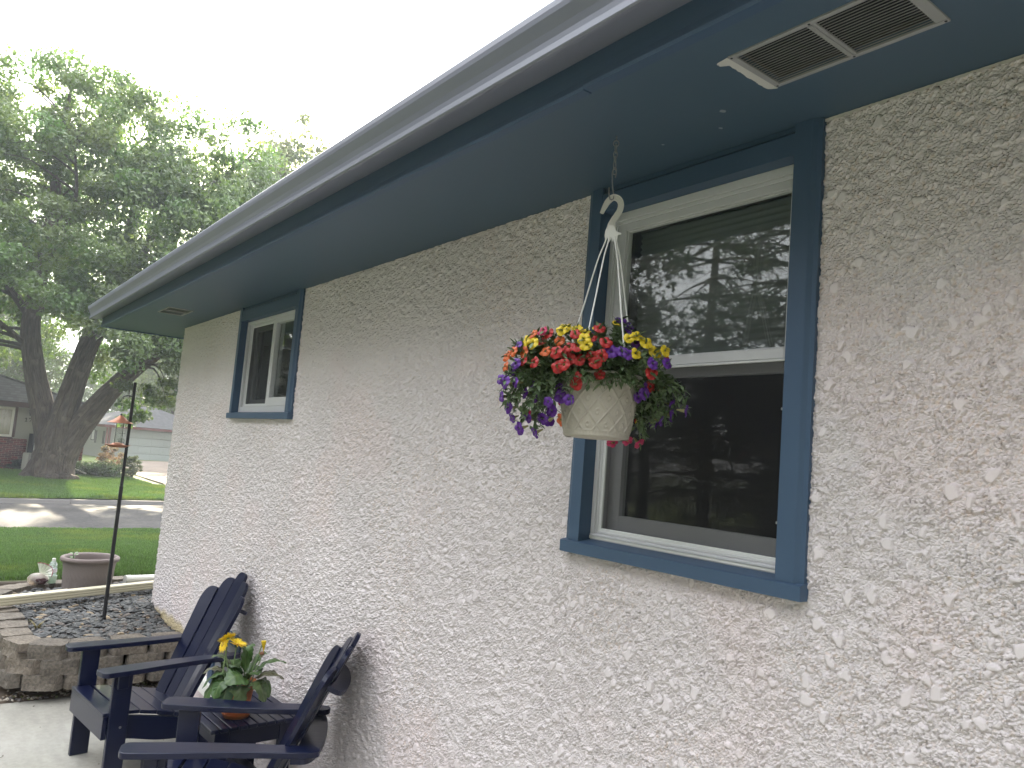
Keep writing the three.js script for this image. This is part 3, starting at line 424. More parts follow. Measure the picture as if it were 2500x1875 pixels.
{ // cream downspout extension and a short white pipe
  const a = V(-7.31, 0.385, -0.32), b = V(-6.5, 0.405, 1.42), d = b.clone().sub(a), L = d.length();
  const o = thing('downspout', 'long cream ribbed downspout lying across the raised bed', 'downspout', a.toArray()); o.rotation.set(0, -Math.atan2(d.z, d.x), 0); o.rotateZ(Math.asin(d.y / L));
  const prof = (s) => { const p = [], w = 0.038 * s, h = 0.028 * s; const rib = (x0, y0, x1, y1, n) => { for (let k = 0; k < n * 2; k++) { const t = k / (n * 2), f = k % 2 ? 0.0028 : 0; p.push([lerp(x0, x1, t) - (y1 - y0 ? Math.sign(y1 - y0) * -f : 0), lerp(y0, y1, t) - (x1 - x0 ? Math.sign(x1 - x0) * f : 0)]); } }; rib(-w, -h, w, -h, 4); rib(w, -h, w, h, 3); rib(w, h, -w, h, 4); rib(-w, h, -w, -h, 3); return p.map(([x, y]) => [x, y]); };
  const cream = mat(0.5, 0.46, 0.33, 0.42);
  part('pipe', alongX(prof(1), 0, L * 0.62), cream, o); part('pipe', alongX(prof(1.06), L * 0.55, L), cream, o); part('sleeve', alongX(prof(1.09), L * 0.5, L * 0.56), cream, o);
  const w = thing('white_pipe', 'short white plastic pipe resting on the downspout at the house corner', 'pipe', [-7.42, 0.41, -0.3]);
  part('pipe', rod(V(0, 0, 0), V(0.12, 0.015, 0.36), 0.032, 0.032, 24), M.white, w); part('coupling', rod(V(0.115, 0.0145, 0.34), V(0.128, 0.016, 0.384), 0.035, 0.035, 24), M.white, w);
}
{ // bag of bulbs and a water bottle on the far cap blocks
  const b = thing('water_bottle', 'clear plastic water bottle with white cap beside the zip bag', 'bottle', [-7.68, 0.345, 0.58]);
  const pr = [[0.001, 0.002], [0.028, 0], [0.033, 0.006], [0.033, 0.05], [0.031, 0.06], [0.0335, 0.068], [0.031, 0.08], [0.0335, 0.09], [0.0335, 0.122], [0.031, 0.136], [0.033, 0.146], [0.024, 0.17], [0.0125, 0.184], [0.0115, 0.192]].map((q) => new THREE.Vector2(...q));
  part('bottle_body', new THREE.LatheGeometry(pr, 40), pmat(0.92, 0.97, 0.97, 0.12, { transmission: 0.75, thickness: 0, side: THREE.DoubleSide }), b);
  part('cap', cyl(0.014, 0.014, 0.018, 0, 0.188, 0, 24), M.white, b);
  part('label_band', new THREE.CylinderGeometry(0.0338, 0.0338, 0.03, 36, 1, true).translate(0, 0.106, 0), mat(0.8, 0.74, 0.76, 0.5, { side: THREE.DoubleSide }), b);
  part('cup', new THREE.LatheGeometry([[0.001, 0.001], [0.036, 0], [0.04, 0.062], [0.0415, 0.064], [0.039, 0.062], [0.035, 0.003]].map((q) => new THREE.Vector2(...q)), 36), pmat(0.8, 0.88, 0.78, 0.25, { transmission: 0.45, thickness: 0, side: THREE.DoubleSide }), b);
  const z = thing('zip_bag', 'clear zip bag with red seal fanned open over dark contents', 'plastic bag', [-7.6, 0.345, 0.68], FACING);
  const film = pmat(0.92, 0.92, 0.84, 0.3, { transmission: 0.5, thickness: 0, side: THREE.DoubleSide });
  const sack = rough(new THREE.SphereGeometry(0.07, 40, 26), (x, y, q) => { const f = 1 + 0.16 * (vn3(x * 40, y * 40, q * 40, 5) - 0.5) + 0.12 * (vn(Math.atan2(q, x) * 5, y * 18, 8) - 0.5); return [x * f * 1.15 - 0.01, Math.max(0.002, y * f * 0.72 + 0.046), q * f * 0.9]; });
  part('sack', sack, pmat(0.8, 0.72, 0.64, 0.3, { transmission: 0.75, thickness: 0, side: THREE.DoubleSide }), z);
  const r = rngOf(4), lumps = []; for (let k = 0; k < 26; k++) lumps.push(new THREE.IcosahedronGeometry(0.019 + 0.009 * r(), 1).scale(1.3, 0.8, 1).rotateY(r() * 6).translate(0.07 * (r() - 0.35), 0.022 + 0.03 * r(), 0.055 * (r() - 0.3)));
  part('contents', lumps, mat(0.06, 0.025, 0.028, 0.7), z);
  const fan = (u, v) => { const a = lerp(1.95, -0.12, u), R = lerp(0.02, 0.115, v), cr = 0.008 * Math.sin(u * 38) * (1 - 0.55 * v); return [0.005 + Math.cos(a) * R * 0.86, 0.085 + Math.sin(a) * R * 0.82 + 0.004 * v, 0.015 * Math.sin(u * 7) * v + cr]; };
  part('open_top', gridGeo(48, 10, fan), film, z);
  part('zip_seal', tube(Array.from({ length: 14 }, (_, k) => fan(k / 13, 1)), 0.0035, 6, 50), mat(0.22, 0.02, 0.05, 0.4), z);
}
{ // bird feeder on its black pole
  const t = thing('feeder_pole', 'tall slim black metal pole standing in the slate bed', 'pole', [-6.29, 0.28, 0.4]);
  const pole = new THREE.Group(); part('post', [rbox(0.024, 1.0, 0.024, 0, 0.5, 0, 0.003), rbox(0.02, 0.77, 0.02, 0.0, 1.385, 0, 0.003), rbox(0.028, 0.05, 0.028, 0, 0.03, 0, 0.003)].map((g) => g.rotateZ(0.003).rotateX(-0.005)), M.black, t);
  part('hook_arm', tube([[0.0, 1.66, -0.012], [-0.01, 1.665, 0.03], [-0.013, 1.655, 0.055], [-0.012, 1.64, 0.058]], 0.004, 6, 20), M.black, t);
  const f = thing('bird_feeder', 'copper bird feeder with domed roof and round tray hanging on the black pole', 'bird feeder', [-6.302, 1.56, 0.455]);
  const cop = mat(0.42, 0.16, 0.085, 0.36, { metalness: 0.7 }), cop2 = mat(0.4, 0.17, 0.1, 0.42, { metalness: 0.6, side: THREE.DoubleSide });
  const lathe = (pts, m, nm) => part(nm, new THREE.LatheGeometry(pts.map((q) => new THREE.Vector2(...q)), 40), m, f);
  lathe([[0.004, 0.236], [0.014, 0.232], [0.03, 0.218], [0.05, 0.2], [0.088, 0.182], [0.09, 0.179], [0.086, 0.179], [0.048, 0.196], [0.004, 0.22]], cop2, 'roof');
  lathe([[0.001, 0.0], [0.05, 0.0], [0.058, 0.004], [0.085, 0.017], [0.088, 0.019], [0.084, 0.02], [0.056, 0.009], [0.036, 0.03], [0.015, 0.035], [0.001, 0.036]], cop2, 'tray');
  lathe([[0.03, 0.026], [0.03, 0.19]], pmat(0.9, 0.92, 0.9, 0.05, { transmission: 1, thickness: 0, side: THREE.DoubleSide }), 'seed_tube');
  for (const s of [-1, 1]) part('support_rod', rod(V(0.034 * s * 0.6, 0.02, 0.034 * s * 0.8), V(0.034 * s * 0.6, 0.2, 0.034 * s * 0.8), 0.0022), M.black, f);
  part('finial', new THREE.SphereGeometry(0.008, 12, 8).translate(0, 0.242, 0), M.black, f);
  part('hanger_wire', tube([[0, 0.246, 0], [0, 0.31, 0], [0, 0.355, 0.001], [0.002, 0.372, 0.002]], 0.0016, 6, 16), M.metal, f);
}
// ---------------------------------------------------------------- patio chairs and table
function slatGeo(w0, w1, L, ri, ro, outer) { // rounded top, rounder on the outer side (outer = +1 or -1, 0 for the middle one)
  const s = new THREE.Shape(), a = w0 / 2, b = w1 / 2, rl = outer < 0 ? ro : outer > 0 ? ri : 0.042, rr = outer > 0 ? ro : outer < 0 ? ri : 0.042;
  const rlx = Math.min(rl, b * 1.4), rrx = Math.min(rr, b * 1.4);
  s.moveTo(-a, 0); s.lineTo(a, 0); s.lineTo(b, L - rr * 1.2); s.bezierCurveTo(b, L - rr * 0.4, b - rrx * 0.4, L, b - rrx, L); s.lineTo(-b + rlx, L); s.bezierCurveTo(-b + rlx * 0.4, L, -b, L - rl * 0.4, -b, L - rl * 1.2); s.closePath();
  return new THREE.ExtrudeGeometry(s, { depth: 0.015, bevelEnabled: true, bevelSize: 0.002, bevelThickness: 0.002, bevelSegments: 2, curveSegments: 8 });
}
function makeChair() {
  const c = new THREE.Group(), H = 0.23;
  for (const s of [-1, 1]) part('leg', rbox(0.028, 0.534, 0.088, s * 0.248, 0.267, 0, 0.004), M.navy, c);
  part('front_apron', rbox(0.5, 0.105, 0.02, 0, 0.281, 0.0585, 0.003), M.navy, c);
  const str = new THREE.Shape(); str.moveTo(0.045, 0.33); str.lineTo(0.045, 0.222); str.bezierCurveTo(-0.1, 0.215, -0.15, 0.18, -0.25, 0.172); str.bezierCurveTo(-0.4, 0.165, -0.46, 0.1, -0.55, 0.0); str.lineTo(-0.69, 0.0); str.bezierCurveTo(-0.64, 0.1, -0.52, 0.2, -0.42, 0.247); str.lineTo(-0.34, 0.262); str.bezierCurveTo(-0.22, 0.285, -0.12, 0.315, 0.045, 0.33);
  for (const s of [-1, 1]) { const g = new THREE.ExtrudeGeometry(str, { depth: 0.022, bevelEnabled: false, curveSegments: 10 }).rotateY(-Math.PI / 2).translate(s * 0.221 + 0.011, 0, 0); part('side_rail', g, M.navy, c); }
  const seat = [[0.03, 0.342, 0.02], [-0.062, 0.334, 0.1], [-0.148, 0.321, 0.19], [-0.232, 0.303, 0.24], [-0.322, 0.282, 0.2]];
  seat.forEach(([z, y, t], k) => part('seat_slat', (k < 4 ? rbox(k ? 0.47 : 0.5, 0.018, 0.082, 0, 0, 0, 0.004) : new THREE.ExtrudeGeometry(shapeOf([[-0.235, -0.043], [0.235, -0.043], ...Array.from({ length: 13 }, (_, i) => { const u = 0.235 - i * 0.47 / 12; return [u, 0.03 + 0.045 * (1 - (u / 0.235) ** 2)]; })]), { depth: 0.016, bevelEnabled: true, bevelSize: 0.002, bevelThickness: 0.002, bevelSegments: 1 }).rotateX(-Math.PI / 2).translate(0, -0.008, 0)).rotateX(-t).translate(0, y, z), M.navy, c));
  // fanned back: five slats in a shallow curve, leaning back
  const back = new THREE.Group(); const lean = 0.435;
  const put = (g) => g.rotateX(-lean).translate(0, 0.262, -0.372);
  for (let k = -2; k <= 2; k++) {
    const A = Math.abs(k), L = [0.742, 0.695, 0.618][A], g = slatGeo(0.07, 0.096, L, 0.012, [0.042, 0.075, 0.085][A], Math.sign(k));
    g.translate(0, 0, -0.0075).rotateZ(-k * 0.034).rotateY(-k * 0.13).translate(k * 0.0765, A === 2 ? 0.0 : 0, [0, 0.006, 0.026][A]);
    part('back_slat', put(g), M.navy, c);
  }
  // curved cross braces behind the slats, square to the back
  const brace = (hw, dep, s) => { const pts = []; for (let i = 0; i <= 16; i++) { const u = lerp(-hw, hw, i / 16); pts.push([u, -0.012 + 0.03 * (u / hw) ** 2]); } for (let i = 0; i <= 20; i++) { const a = Math.PI * i / 20; pts.push([Math.cos(a) * hw, (Math.abs(Math.cos(a)) > 0.999 ? 0.0 : -0.012) - dep * Math.pow(Math.sin(a), 0.8)]); } return new THREE.ExtrudeGeometry(shapeOf(pts), { depth: 0.02, bevelEnabled: false, curveSegments: 4 }).rotateX(Math.PI / 2).translate(0, s, 0); };
  part('back_brace', put(brace(0.19, 0.056, 0.56)), M.navy, c);
  const lower = new THREE.ExtrudeGeometry(shapeOf([...Array.from({ length: 21 }, (_, i) => { const q = Math.PI * i / 20; return [Math.cos(q) * 0.275, 0.522 + 0.072 * Math.pow(Math.sin(q), 0.8)]; }), ...Array.from({ length: 9 }, (_, i) => { const u = lerp(-0.275, 0.275, i / 8); return [u, 0.504 - 0.02 * (u / 0.275) ** 2]; })]), { depth: 0.02, bevelEnabled: false }).rotateX(-Math.PI / 2).translate(0, 0.513, 0);
  part('back_brace', lower, M.navy, c);
  for (const s of [-1, 1]) {
    const a = new THREE.Shape(), P = (x, y) => [x * s, y]; // arm outline: rounded nose, gentle S, narrow tail
    a.moveTo(...P(-0.05, -0.085)); a.bezierCurveTo(...P(-0.05, -0.106), ...P(-0.04, -0.114), ...P(-0.02, -0.117)); a.lineTo(...P(0.028, -0.112)); a.bezierCurveTo(...P(0.044, -0.108), ...P(0.052, -0.1), ...P(0.053, -0.085)); a.bezierCurveTo(...P(0.062, 0.06), ...P(0.03, 0.22), ...P(0.044, 0.42)); a.bezierCurveTo(...P(0.05, 0.5), ...P(0.045, 0.565), ...P(0.03, 0.58)); a.bezierCurveTo(...P(0.015, 0.59), ...P(-0.012, 0.585), ...P(-0.02, 0.565)); a.bezierCurveTo(...P(-0.03, 0.4), ...P(-0.062, 0.24), ...P(-0.05, -0.085));
    part('arm', new THREE.ExtrudeGeometry(a, { depth: 0.017, bevelEnabled: true, bevelSize: 0.003, bevelThickness: 0.003, bevelSegments: 3, curveSegments: 12 }).rotateX(-Math.PI / 2).rotateY(s * 0.06).translate(s * 0.262, 0.5375, 0), M.navy, c);
    part('arm_bracket', rbox(0.02, 0.07, 0.05, s * 0.272, 0.499, 0.005, 0.004), M.navy, c);
    part('bolt', cyl(0.006, 0.006, 0.004, 0, 0, 0, 10).rotateZ(Math.PI / 2).translate(s * 0.264, 0.28, -0.01), M.metal, c);
  }
  return c;
}
{
  const a = makeChair(); a.name = numbered('adirondack_chair'); a.position.set(-4.385, 0, 0.725); a.rotation.y = 0.13; scene.add(a);
  tag(a, 'navy slatted garden chair next to the stone wall, farther from the house window', 'chair', 'navy slatted garden chairs');
  const b = a.clone(); b.name = numbered('adirondack_chair'); b.position.set(-3.295, 0, 0.665); b.rotation.y = -0.5; scene.add(b);
  tag(b, 'navy slatted garden chair in the foreground cut off by the photo edge', 'chair', 'navy slatted garden chairs');
}
{ // slatted side table between the chairs
  const t = thing('side_table', 'navy slatted side table between the chairs with a potted plant on it', 'table', [-3.735, 0, 0.255], 0.06);
  const w = 0.45, d = 0.43, n = 10, p = d / n;
  for (let k = 0; k < n; k++) part('top_slat', rbox(w, 0.018, p - 0.006, 0, 0.421, -d / 2 + (k + 0.5) * p, 0.004), M.navy, t);
  for (const sx of [-1, 1]) { for (const sz of [-1, 1]) part('leg', rbox(0.024, 0.41, 0.066, sx * 0.188, 0.205, sz * 0.15, 0.003), M.navy, t); part('apron', rbox(0.02, 0.075, 0.234, sx * 0.188, 0.372, 0, 0.003), M.navy, t); part('stretcher', rbox(0.02, 0.05, 0.234, sx * 0.188, 0.13, 0, 0.003), M.navy, t); }
  for (const sz of [-1, 1]) part('apron', rbox(0.35, 0.06, 0.018, 0, 0.378, sz * 0.172, 0.003), M.navy, t);
  for (const sz of [-0.06, 0.0, 0.06]) part('shelf_slat', rbox(0.36, 0.016, 0.05, 0, 0.163, sz, 0.003), M.navy, t);
}
// ---------------------------------------------------------------- potted gerbera on the table
const GF = Math.atan2(0.942, 0.336); // turned to face the patio
{
  const at = [-3.645, 0.43, 0.3];
  const pot = thing('flower_pot', 'terracotta flower pot with saucer on the navy side table', 'flower pot', at, GF);
  const L = (pts, n, m = M.terra) => part(n, new THREE.LatheGeometry(pts.map((q) => new THREE.Vector2(...q)), 48), m, pot);
  L([[0.001, 0], [0.056, 0], [0.066, 0.02], [0.068, 0.022], [0.064, 0.021], [0.054, 0.005], [0.001, 0.005]], 'saucer', mat(0.52, 0.17, 0.05, 0.6));
  L([[0.001, 0.006], [0.048, 0.006], [0.05, 0.009], [0.066, 0.124], [0.064, 0.124]], 'pot_body');
  L([[0.064, 0.123], [0.0725, 0.124], [0.0745, 0.127], [0.0765, 0.155], [0.075, 0.158], [0.07, 0.158], [0.0665, 0.14], [0.066, 0.128]], 'rim', mat(0.5, 0.165, 0.055, 0.7));
  part('soil', new THREE.CircleGeometry(0.067, 32).rotateX(-Math.PI / 2).translate(0, 0.143, 0), M.soil, pot);

  const g = thing('gerbera_plant', 'yellow gerbera daisy with large drooping lobed leaves in the terracotta pot', 'flowering plant', [at[0], at[1] + 0.143, at[2]], GF);
  const leafMats = [[0.045, 0.105, 0.022], [0.06, 0.125, 0.03], [0.085, 0.13, 0.045], [0.1, 0.095, 0.05], [0.035, 0.085, 0.03]].map((c) => c);
  const leafMat = pmat(1, 1, 1, 0.42, { vertexColors: true, side: THREE.DoubleSide, transmission: 0.18, thickness: 0 });
  const leaf = (a, b, c, w, tone, seed, twist = 0) => {
    const A = V(...a), B = V(...b), C2 = V(...c), q = new THREE.QuadraticBezierCurve3(A, B, C2), nu = 14, nv = 34, col = leafMats[tone];
    const geo = gridGeo(nu, nv, (u, v) => {
      const s = (u - 0.5) * 2, p = q.getPoint(v), t = q.getTangent(v), side = t.clone().cross(V(0, 1, 0)); if (side.length() < 0.05) side.set(1, 0, 0); side.normalize();
      const n = side.clone().cross(t).normalize(), sd = side.clone().multiplyScalar(Math.cos(twist)).addScaledVector(n, Math.sin(twist)), nn = sd.clone().cross(t).normalize();
      const lobe = 1 - 0.3 * Math.pow(Math.abs(Math.sin(v * 14 + seed)), 2.5) * sstep(0.2, 0.45, v) * sstep(1.02, 0.75, v) * (0.4 + 0.6 * h2(seed, 3)) - 0.07 * Math.sin(v * 47 + seed * 2 + (s > 0 ? 1 : 0));
      const W = w * (0.05 + Math.pow(Math.sin(Math.PI * Math.pow(clamp(v, 0, 1), 0.85) * 0.94 + 0.06), 0.75) * sstep(0.08, 0.38, v)) * sstep(1.0, 0.9, v * 0.93 + 0.04) * lobe;
      const vein = Math.abs(((v * 7 - Math.abs(s) * 1.25) % 1 + 1) % 1 - 0.5) * 2, rib = sstep(0.72, 0.98, vein) * sstep(0.12, 0.3, v), mid = sstep(0.14, 0.02, Math.abs(s));
      const lift = -0.18 * W * Math.abs(s) * 1 + 0.12 * W * s * s - 0.0022 * rib * (1 - mid) + 0.0028 * Math.sin(v * 21 + seed + s * 2) * Math.abs(s);
      p.addScaledVector(sd, s * W).addScaledVector(nn, lift);
      const k = Math.max(rib * 0.6 * (1 - Math.abs(s) * 0.4), mid * 0.8), e = 0.8 + 0.4 * vn(u * 6 + seed, v * 9, seed);
      return [p.x, p.y, p.z, lerp(col[0] * e, 0.17, k * 0.6), lerp(col[1] * e, 0.23, k * 0.6), lerp(col[2] * e, 0.085, k * 0.6)];
    }, true);
    part('leaf', geo, leafMat, g);
  };
  const O = (u, w) => [u, 0.0, w];
  leaf(O(0.03, 0.0), [0.1, 0.15, 0.01], [0.2, 0.094, 0.0], 0.037, 1, 1); leaf(O(0.03, 0.02), [0.12, 0.11, 0.05], [0.195, 0.03, 0.04], 0.053, 3, 2);
  leaf(O(0.04, 0.04), [0.085, 0.085, 0.08], [0.118, -0.06, 0.1], 0.053, 2, 3); leaf(O(0.05, 0.03), [0.12, 0.08, 0.04], [0.135, -0.045, 0.06], 0.043, 1, 13);
  leaf(O(0, 0.04), [0.0, 0.055, 0.1], [0.017, -0.072, 0.118], 0.048, 2, 4); leaf([0.035, 0.02, 0.02], [0.0, 0.1, 0.09], [-0.06, 0.028, 0.1], 0.062, 1, 5, 0.5);
  leaf(O(-0.02, 0.02), [-0.09, 0.13, 0.03], [-0.158, -0.01, 0.03], 0.045, 0, 6); leaf(O(-0.02, 0.03), [-0.1, 0.11, 0.05], [-0.15, -0.085, 0.055], 0.043, 0, 7, 0.3);
  leaf(O(-0.02, 0.04), [-0.06, 0.08, 0.08], [-0.06, -0.085, 0.105], 0.053, 4, 8); leaf([0.015, 0, -0.01], [0.03, 0.17, -0.02], [-0.026, 0.182, -0.03], 0.033, 1, 9);
  leaf([0.02, 0, -0.03], [0.012, 0.19, -0.05], [0.055, 0.16, -0.06], 0.030, 0, 10); leaf(O(-0.02, 0), [-0.06, 0.16, -0.02], [-0.135, 0.118, -0.01], 0.035, 2, 11);
  leaf(O(0.03, -0.03), [0.06, 0.16, -0.05], [0.12, 0.12, -0.05], 0.037, 0, 12); leaf(O(-0.01, -0.03), [-0.04, 0.15, -0.1], [-0.09, 0.03, -0.13], 0.050, 0, 14);
  leaf(O(0.02, -0.04), [0.05, 0.13, -0.1], [0.1, 0.0, -0.12], 0.050, 1, 15); leaf(O(0.0, 0.01), [-0.02, 0.12, 0.03], [-0.045, 0.09, 0.06], 0.040, 4, 16); leaf(O(0.02, 0.02), [0.05, 0.1, 0.05], [0.075, 0.06, 0.08], 0.045, 0, 17);
  leaf(O(-0.03, 0.03), [-0.08, 0.09, 0.07], [-0.1, -0.04, 0.1], 0.048, 0, 18); leaf(O(-0.03, 0.0), [-0.1, 0.12, 0.0], [-0.165, 0.045, 0.0], 0.037, 3, 19);
  // yellow daisies
  const petal = pmat(0.88, 0.66, 0.015, 0.6, { side: THREE.DoubleSide, transmission: 0.25, thickness: 0 }), green = mat(0.12, 0.2, 0.06, 0.6);
  const daisy = (pos, dir, R, droop, seed, n = 26) => {
    const r = rngOf(seed), geos = [], q = new THREE.Quaternion().setFromUnitVectors(V(0, 1, 0), V(...dir).normalize());
    for (let row = 0; row < 2; row++) for (let k = 0; k < n; k++) { const l = R * (row ? 0.78 : 1) * (0.88 + 0.24 * r()), d = droop + 0.35 * (r() - 0.5) + row * 0.25; geos.push(gridGeo(2, 6, (u, v) => { const w = 0.0042 * Math.sin(Math.PI * (0.15 + 0.8 * v)); const s = (u - 0.5) * 2; return [s * w, d * l * v * (1 - 0.35 * v) + 0.0012 * s * s, 0.006 + l * v]; }).rotateY((k + row * 0.5) / n * 6.283 + 0.1 * (r() - 0.5))); }
    const f = new THREE.Group(); f.name = 'flower'; g.add(f); f.position.set(...pos); f.quaternion.copy(q);
    part('petals', geos, petal, f);
    part('flower_centre', rough(new THREE.SphereGeometry(0.0095, 20, 12), (x, y, z) => { const e = 1 + 0.25 * (vn3(x * 900, y * 900, z * 900) - 0.5); return [x * e, y * 0.5 * e + 0.002, z * e]; }), mat(0.5, 0.33, 0.03, 0.8), f);
    part('calyx', cyl(0.003, 0.009, 0.009, 0, -0.009, 0, 14), green, f);
    return f;
  };
  daisy([-0.072, 0.208, 0.02], [-0.35, 0.62, -0.45], 0.036, 0.25, 1); daisy([-0.09, 0.184, 0.03], [-0.75, 0.35, 0.35], 0.03, -0.35, 2); daisy([-0.028, 0.182, 0.025], [0.25, 0.9, 0.15], 0.036, 0.5, 3);
  const stem = (pts, r0 = 0.0028) => part('stem', tube(pts, r0, 7, 20), mat(0.17, 0.25, 0.1, 0.6), g);
  stem([[-0.05, 0, 0.03], [-0.075, 0.06, 0.04], [-0.074, 0.13, 0.035], [-0.07, 0.198, 0.024]]); stem([[-0.045, 0.0, 0.02], [-0.06, 0.09, 0.03], [-0.082, 0.176, 0.028]], 0.0022); stem([[-0.02, 0, 0.01], [-0.034, 0.08, 0.02], [-0.031, 0.172, 0.024]]);
  stem([[0.04, 0, 0.02], [0.05, 0.07, 0.03], [0.07, 0.14, 0.03], [0.082, 0.185, 0.03]]); stem([[0.05, 0, 0.03], [0.06, 0.06, 0.04], [0.078, 0.11, 0.04], [0.083, 0.138, 0.04]], 0.0024);
  // wilting bloom folded down, and a spent head
  const wilt = []; const r = rngOf(9); for (let k = 0; k < 20; k++) { const a = k / 20 * 6.28, l = 0.05 * (0.8 + 0.4 * r()), R0 = 0.011; wilt.push(gridGeo(2, 8, (u, v) => { const w = 0.004 * Math.sin(Math.PI * (0.2 + 0.75 * v)), s = (u - 0.5) * 2, R = R0 * (Math.sin(Math.PI * Math.min(1, v * 1.1)) * 0.8 + 0.35 * (1 - v)); return [s * w, 0.01 * Math.sin(v * 3.1) - l * v * v * 0.95, R]; }).rotateY(a)); }
  const wl = new THREE.Group(); wl.name = 'flower'; wl.userData.label = 'drooping wilted yellow bloom'; g.add(wl); wl.position.set(0.087, 0.198, 0.03); wl.rotation.z = 0.08; part('petals', wilt, petal, wl);
  const sp = new THREE.Group(); sp.name = 'flower'; sp.userData.label = 'brown spent flower head'; g.add(sp); sp.position.set(0.084, 0.146, 0.04);
  part('spent_head', [rough(new THREE.SphereGeometry(0.0105, 16, 12), (x, y, z) => { const e = 1 + 0.4 * (vn3(x * 600, y * 600, z * 600) - 0.5); return [x * e, y * e, z * e]; })], mat(0.2, 0.09, 0.05, 0.9), sp);
  part('calyx', cyl(0.004, 0.011, 0.012, 0, -0.014, 0, 12), mat(0.3, 0.28, 0.18, 0.8), sp);
}
// ---------------------------------------------------------------- hanging basket at the big window
const HX = -1.414, HZ = 0.267, HB = 1.77, HF = Math.atan2(0.728, 0.686);
{
  const c = thing('hook_chain', 'small steel chain with swivel and wire hook screwed into the blue soffit', 'chain', [HX, EAVE, HZ], HF);
  const link = (y, h, w, turn, r = 0.0016, x = 0) => part('link', tube(Array.from({ length: 12 }, (_, k) => { const a = k / 12 * 6.2832; return [Math.cos(a) * w, y + Math.sin(a) * h, 0]; }), r, 6, 40, true).rotateY(turn).translate(x, 0, 0), M.metal, c);
  part('eye_screw', [rod(V(0, 0.004, 0), V(0, -0.012, 0), 0.002), tube(Array.from({ length: 10 }, (_, k) => { const a = k / 10 * 6.2832; return [Math.cos(a) * 0.007, -0.02 + Math.sin(a) * 0.008, 0]; }), 0.0016, 6, 30, true)], M.metal, c);
  link(-0.034, 0.012, 0.0055, 1.2); link(-0.05, 0.009, 0.005, 0.2); part('swivel', [cyl(0.0035, 0.0042, 0.012, 0, -0.07, 0, 12), new THREE.SphereGeometry(0.0045, 12, 8).translate(0, -0.057, 0)], M.metal, c);
  link(-0.079, 0.011, 0.005, 0.9); link(-0.094, 0.01, 0.0045, -0.2, 0.0014, 0.001);
  part('wire_hook', tube([[0.004, -0.112, 0], [0.005, -0.096, 0], [0.001, -0.088, 0], [-0.004, -0.094, 0], [-0.0035, -0.115, 0], [-0.001, -0.14, 0], [0.0025, -0.158, 0.0], [0.001, -0.17, 0.002], [-0.005, -0.172, 0.004], [-0.0085, -0.162, 0.005], [-0.0105, -0.14, 0.005]], 0.0018, 7, 60), M.metal, c);
}
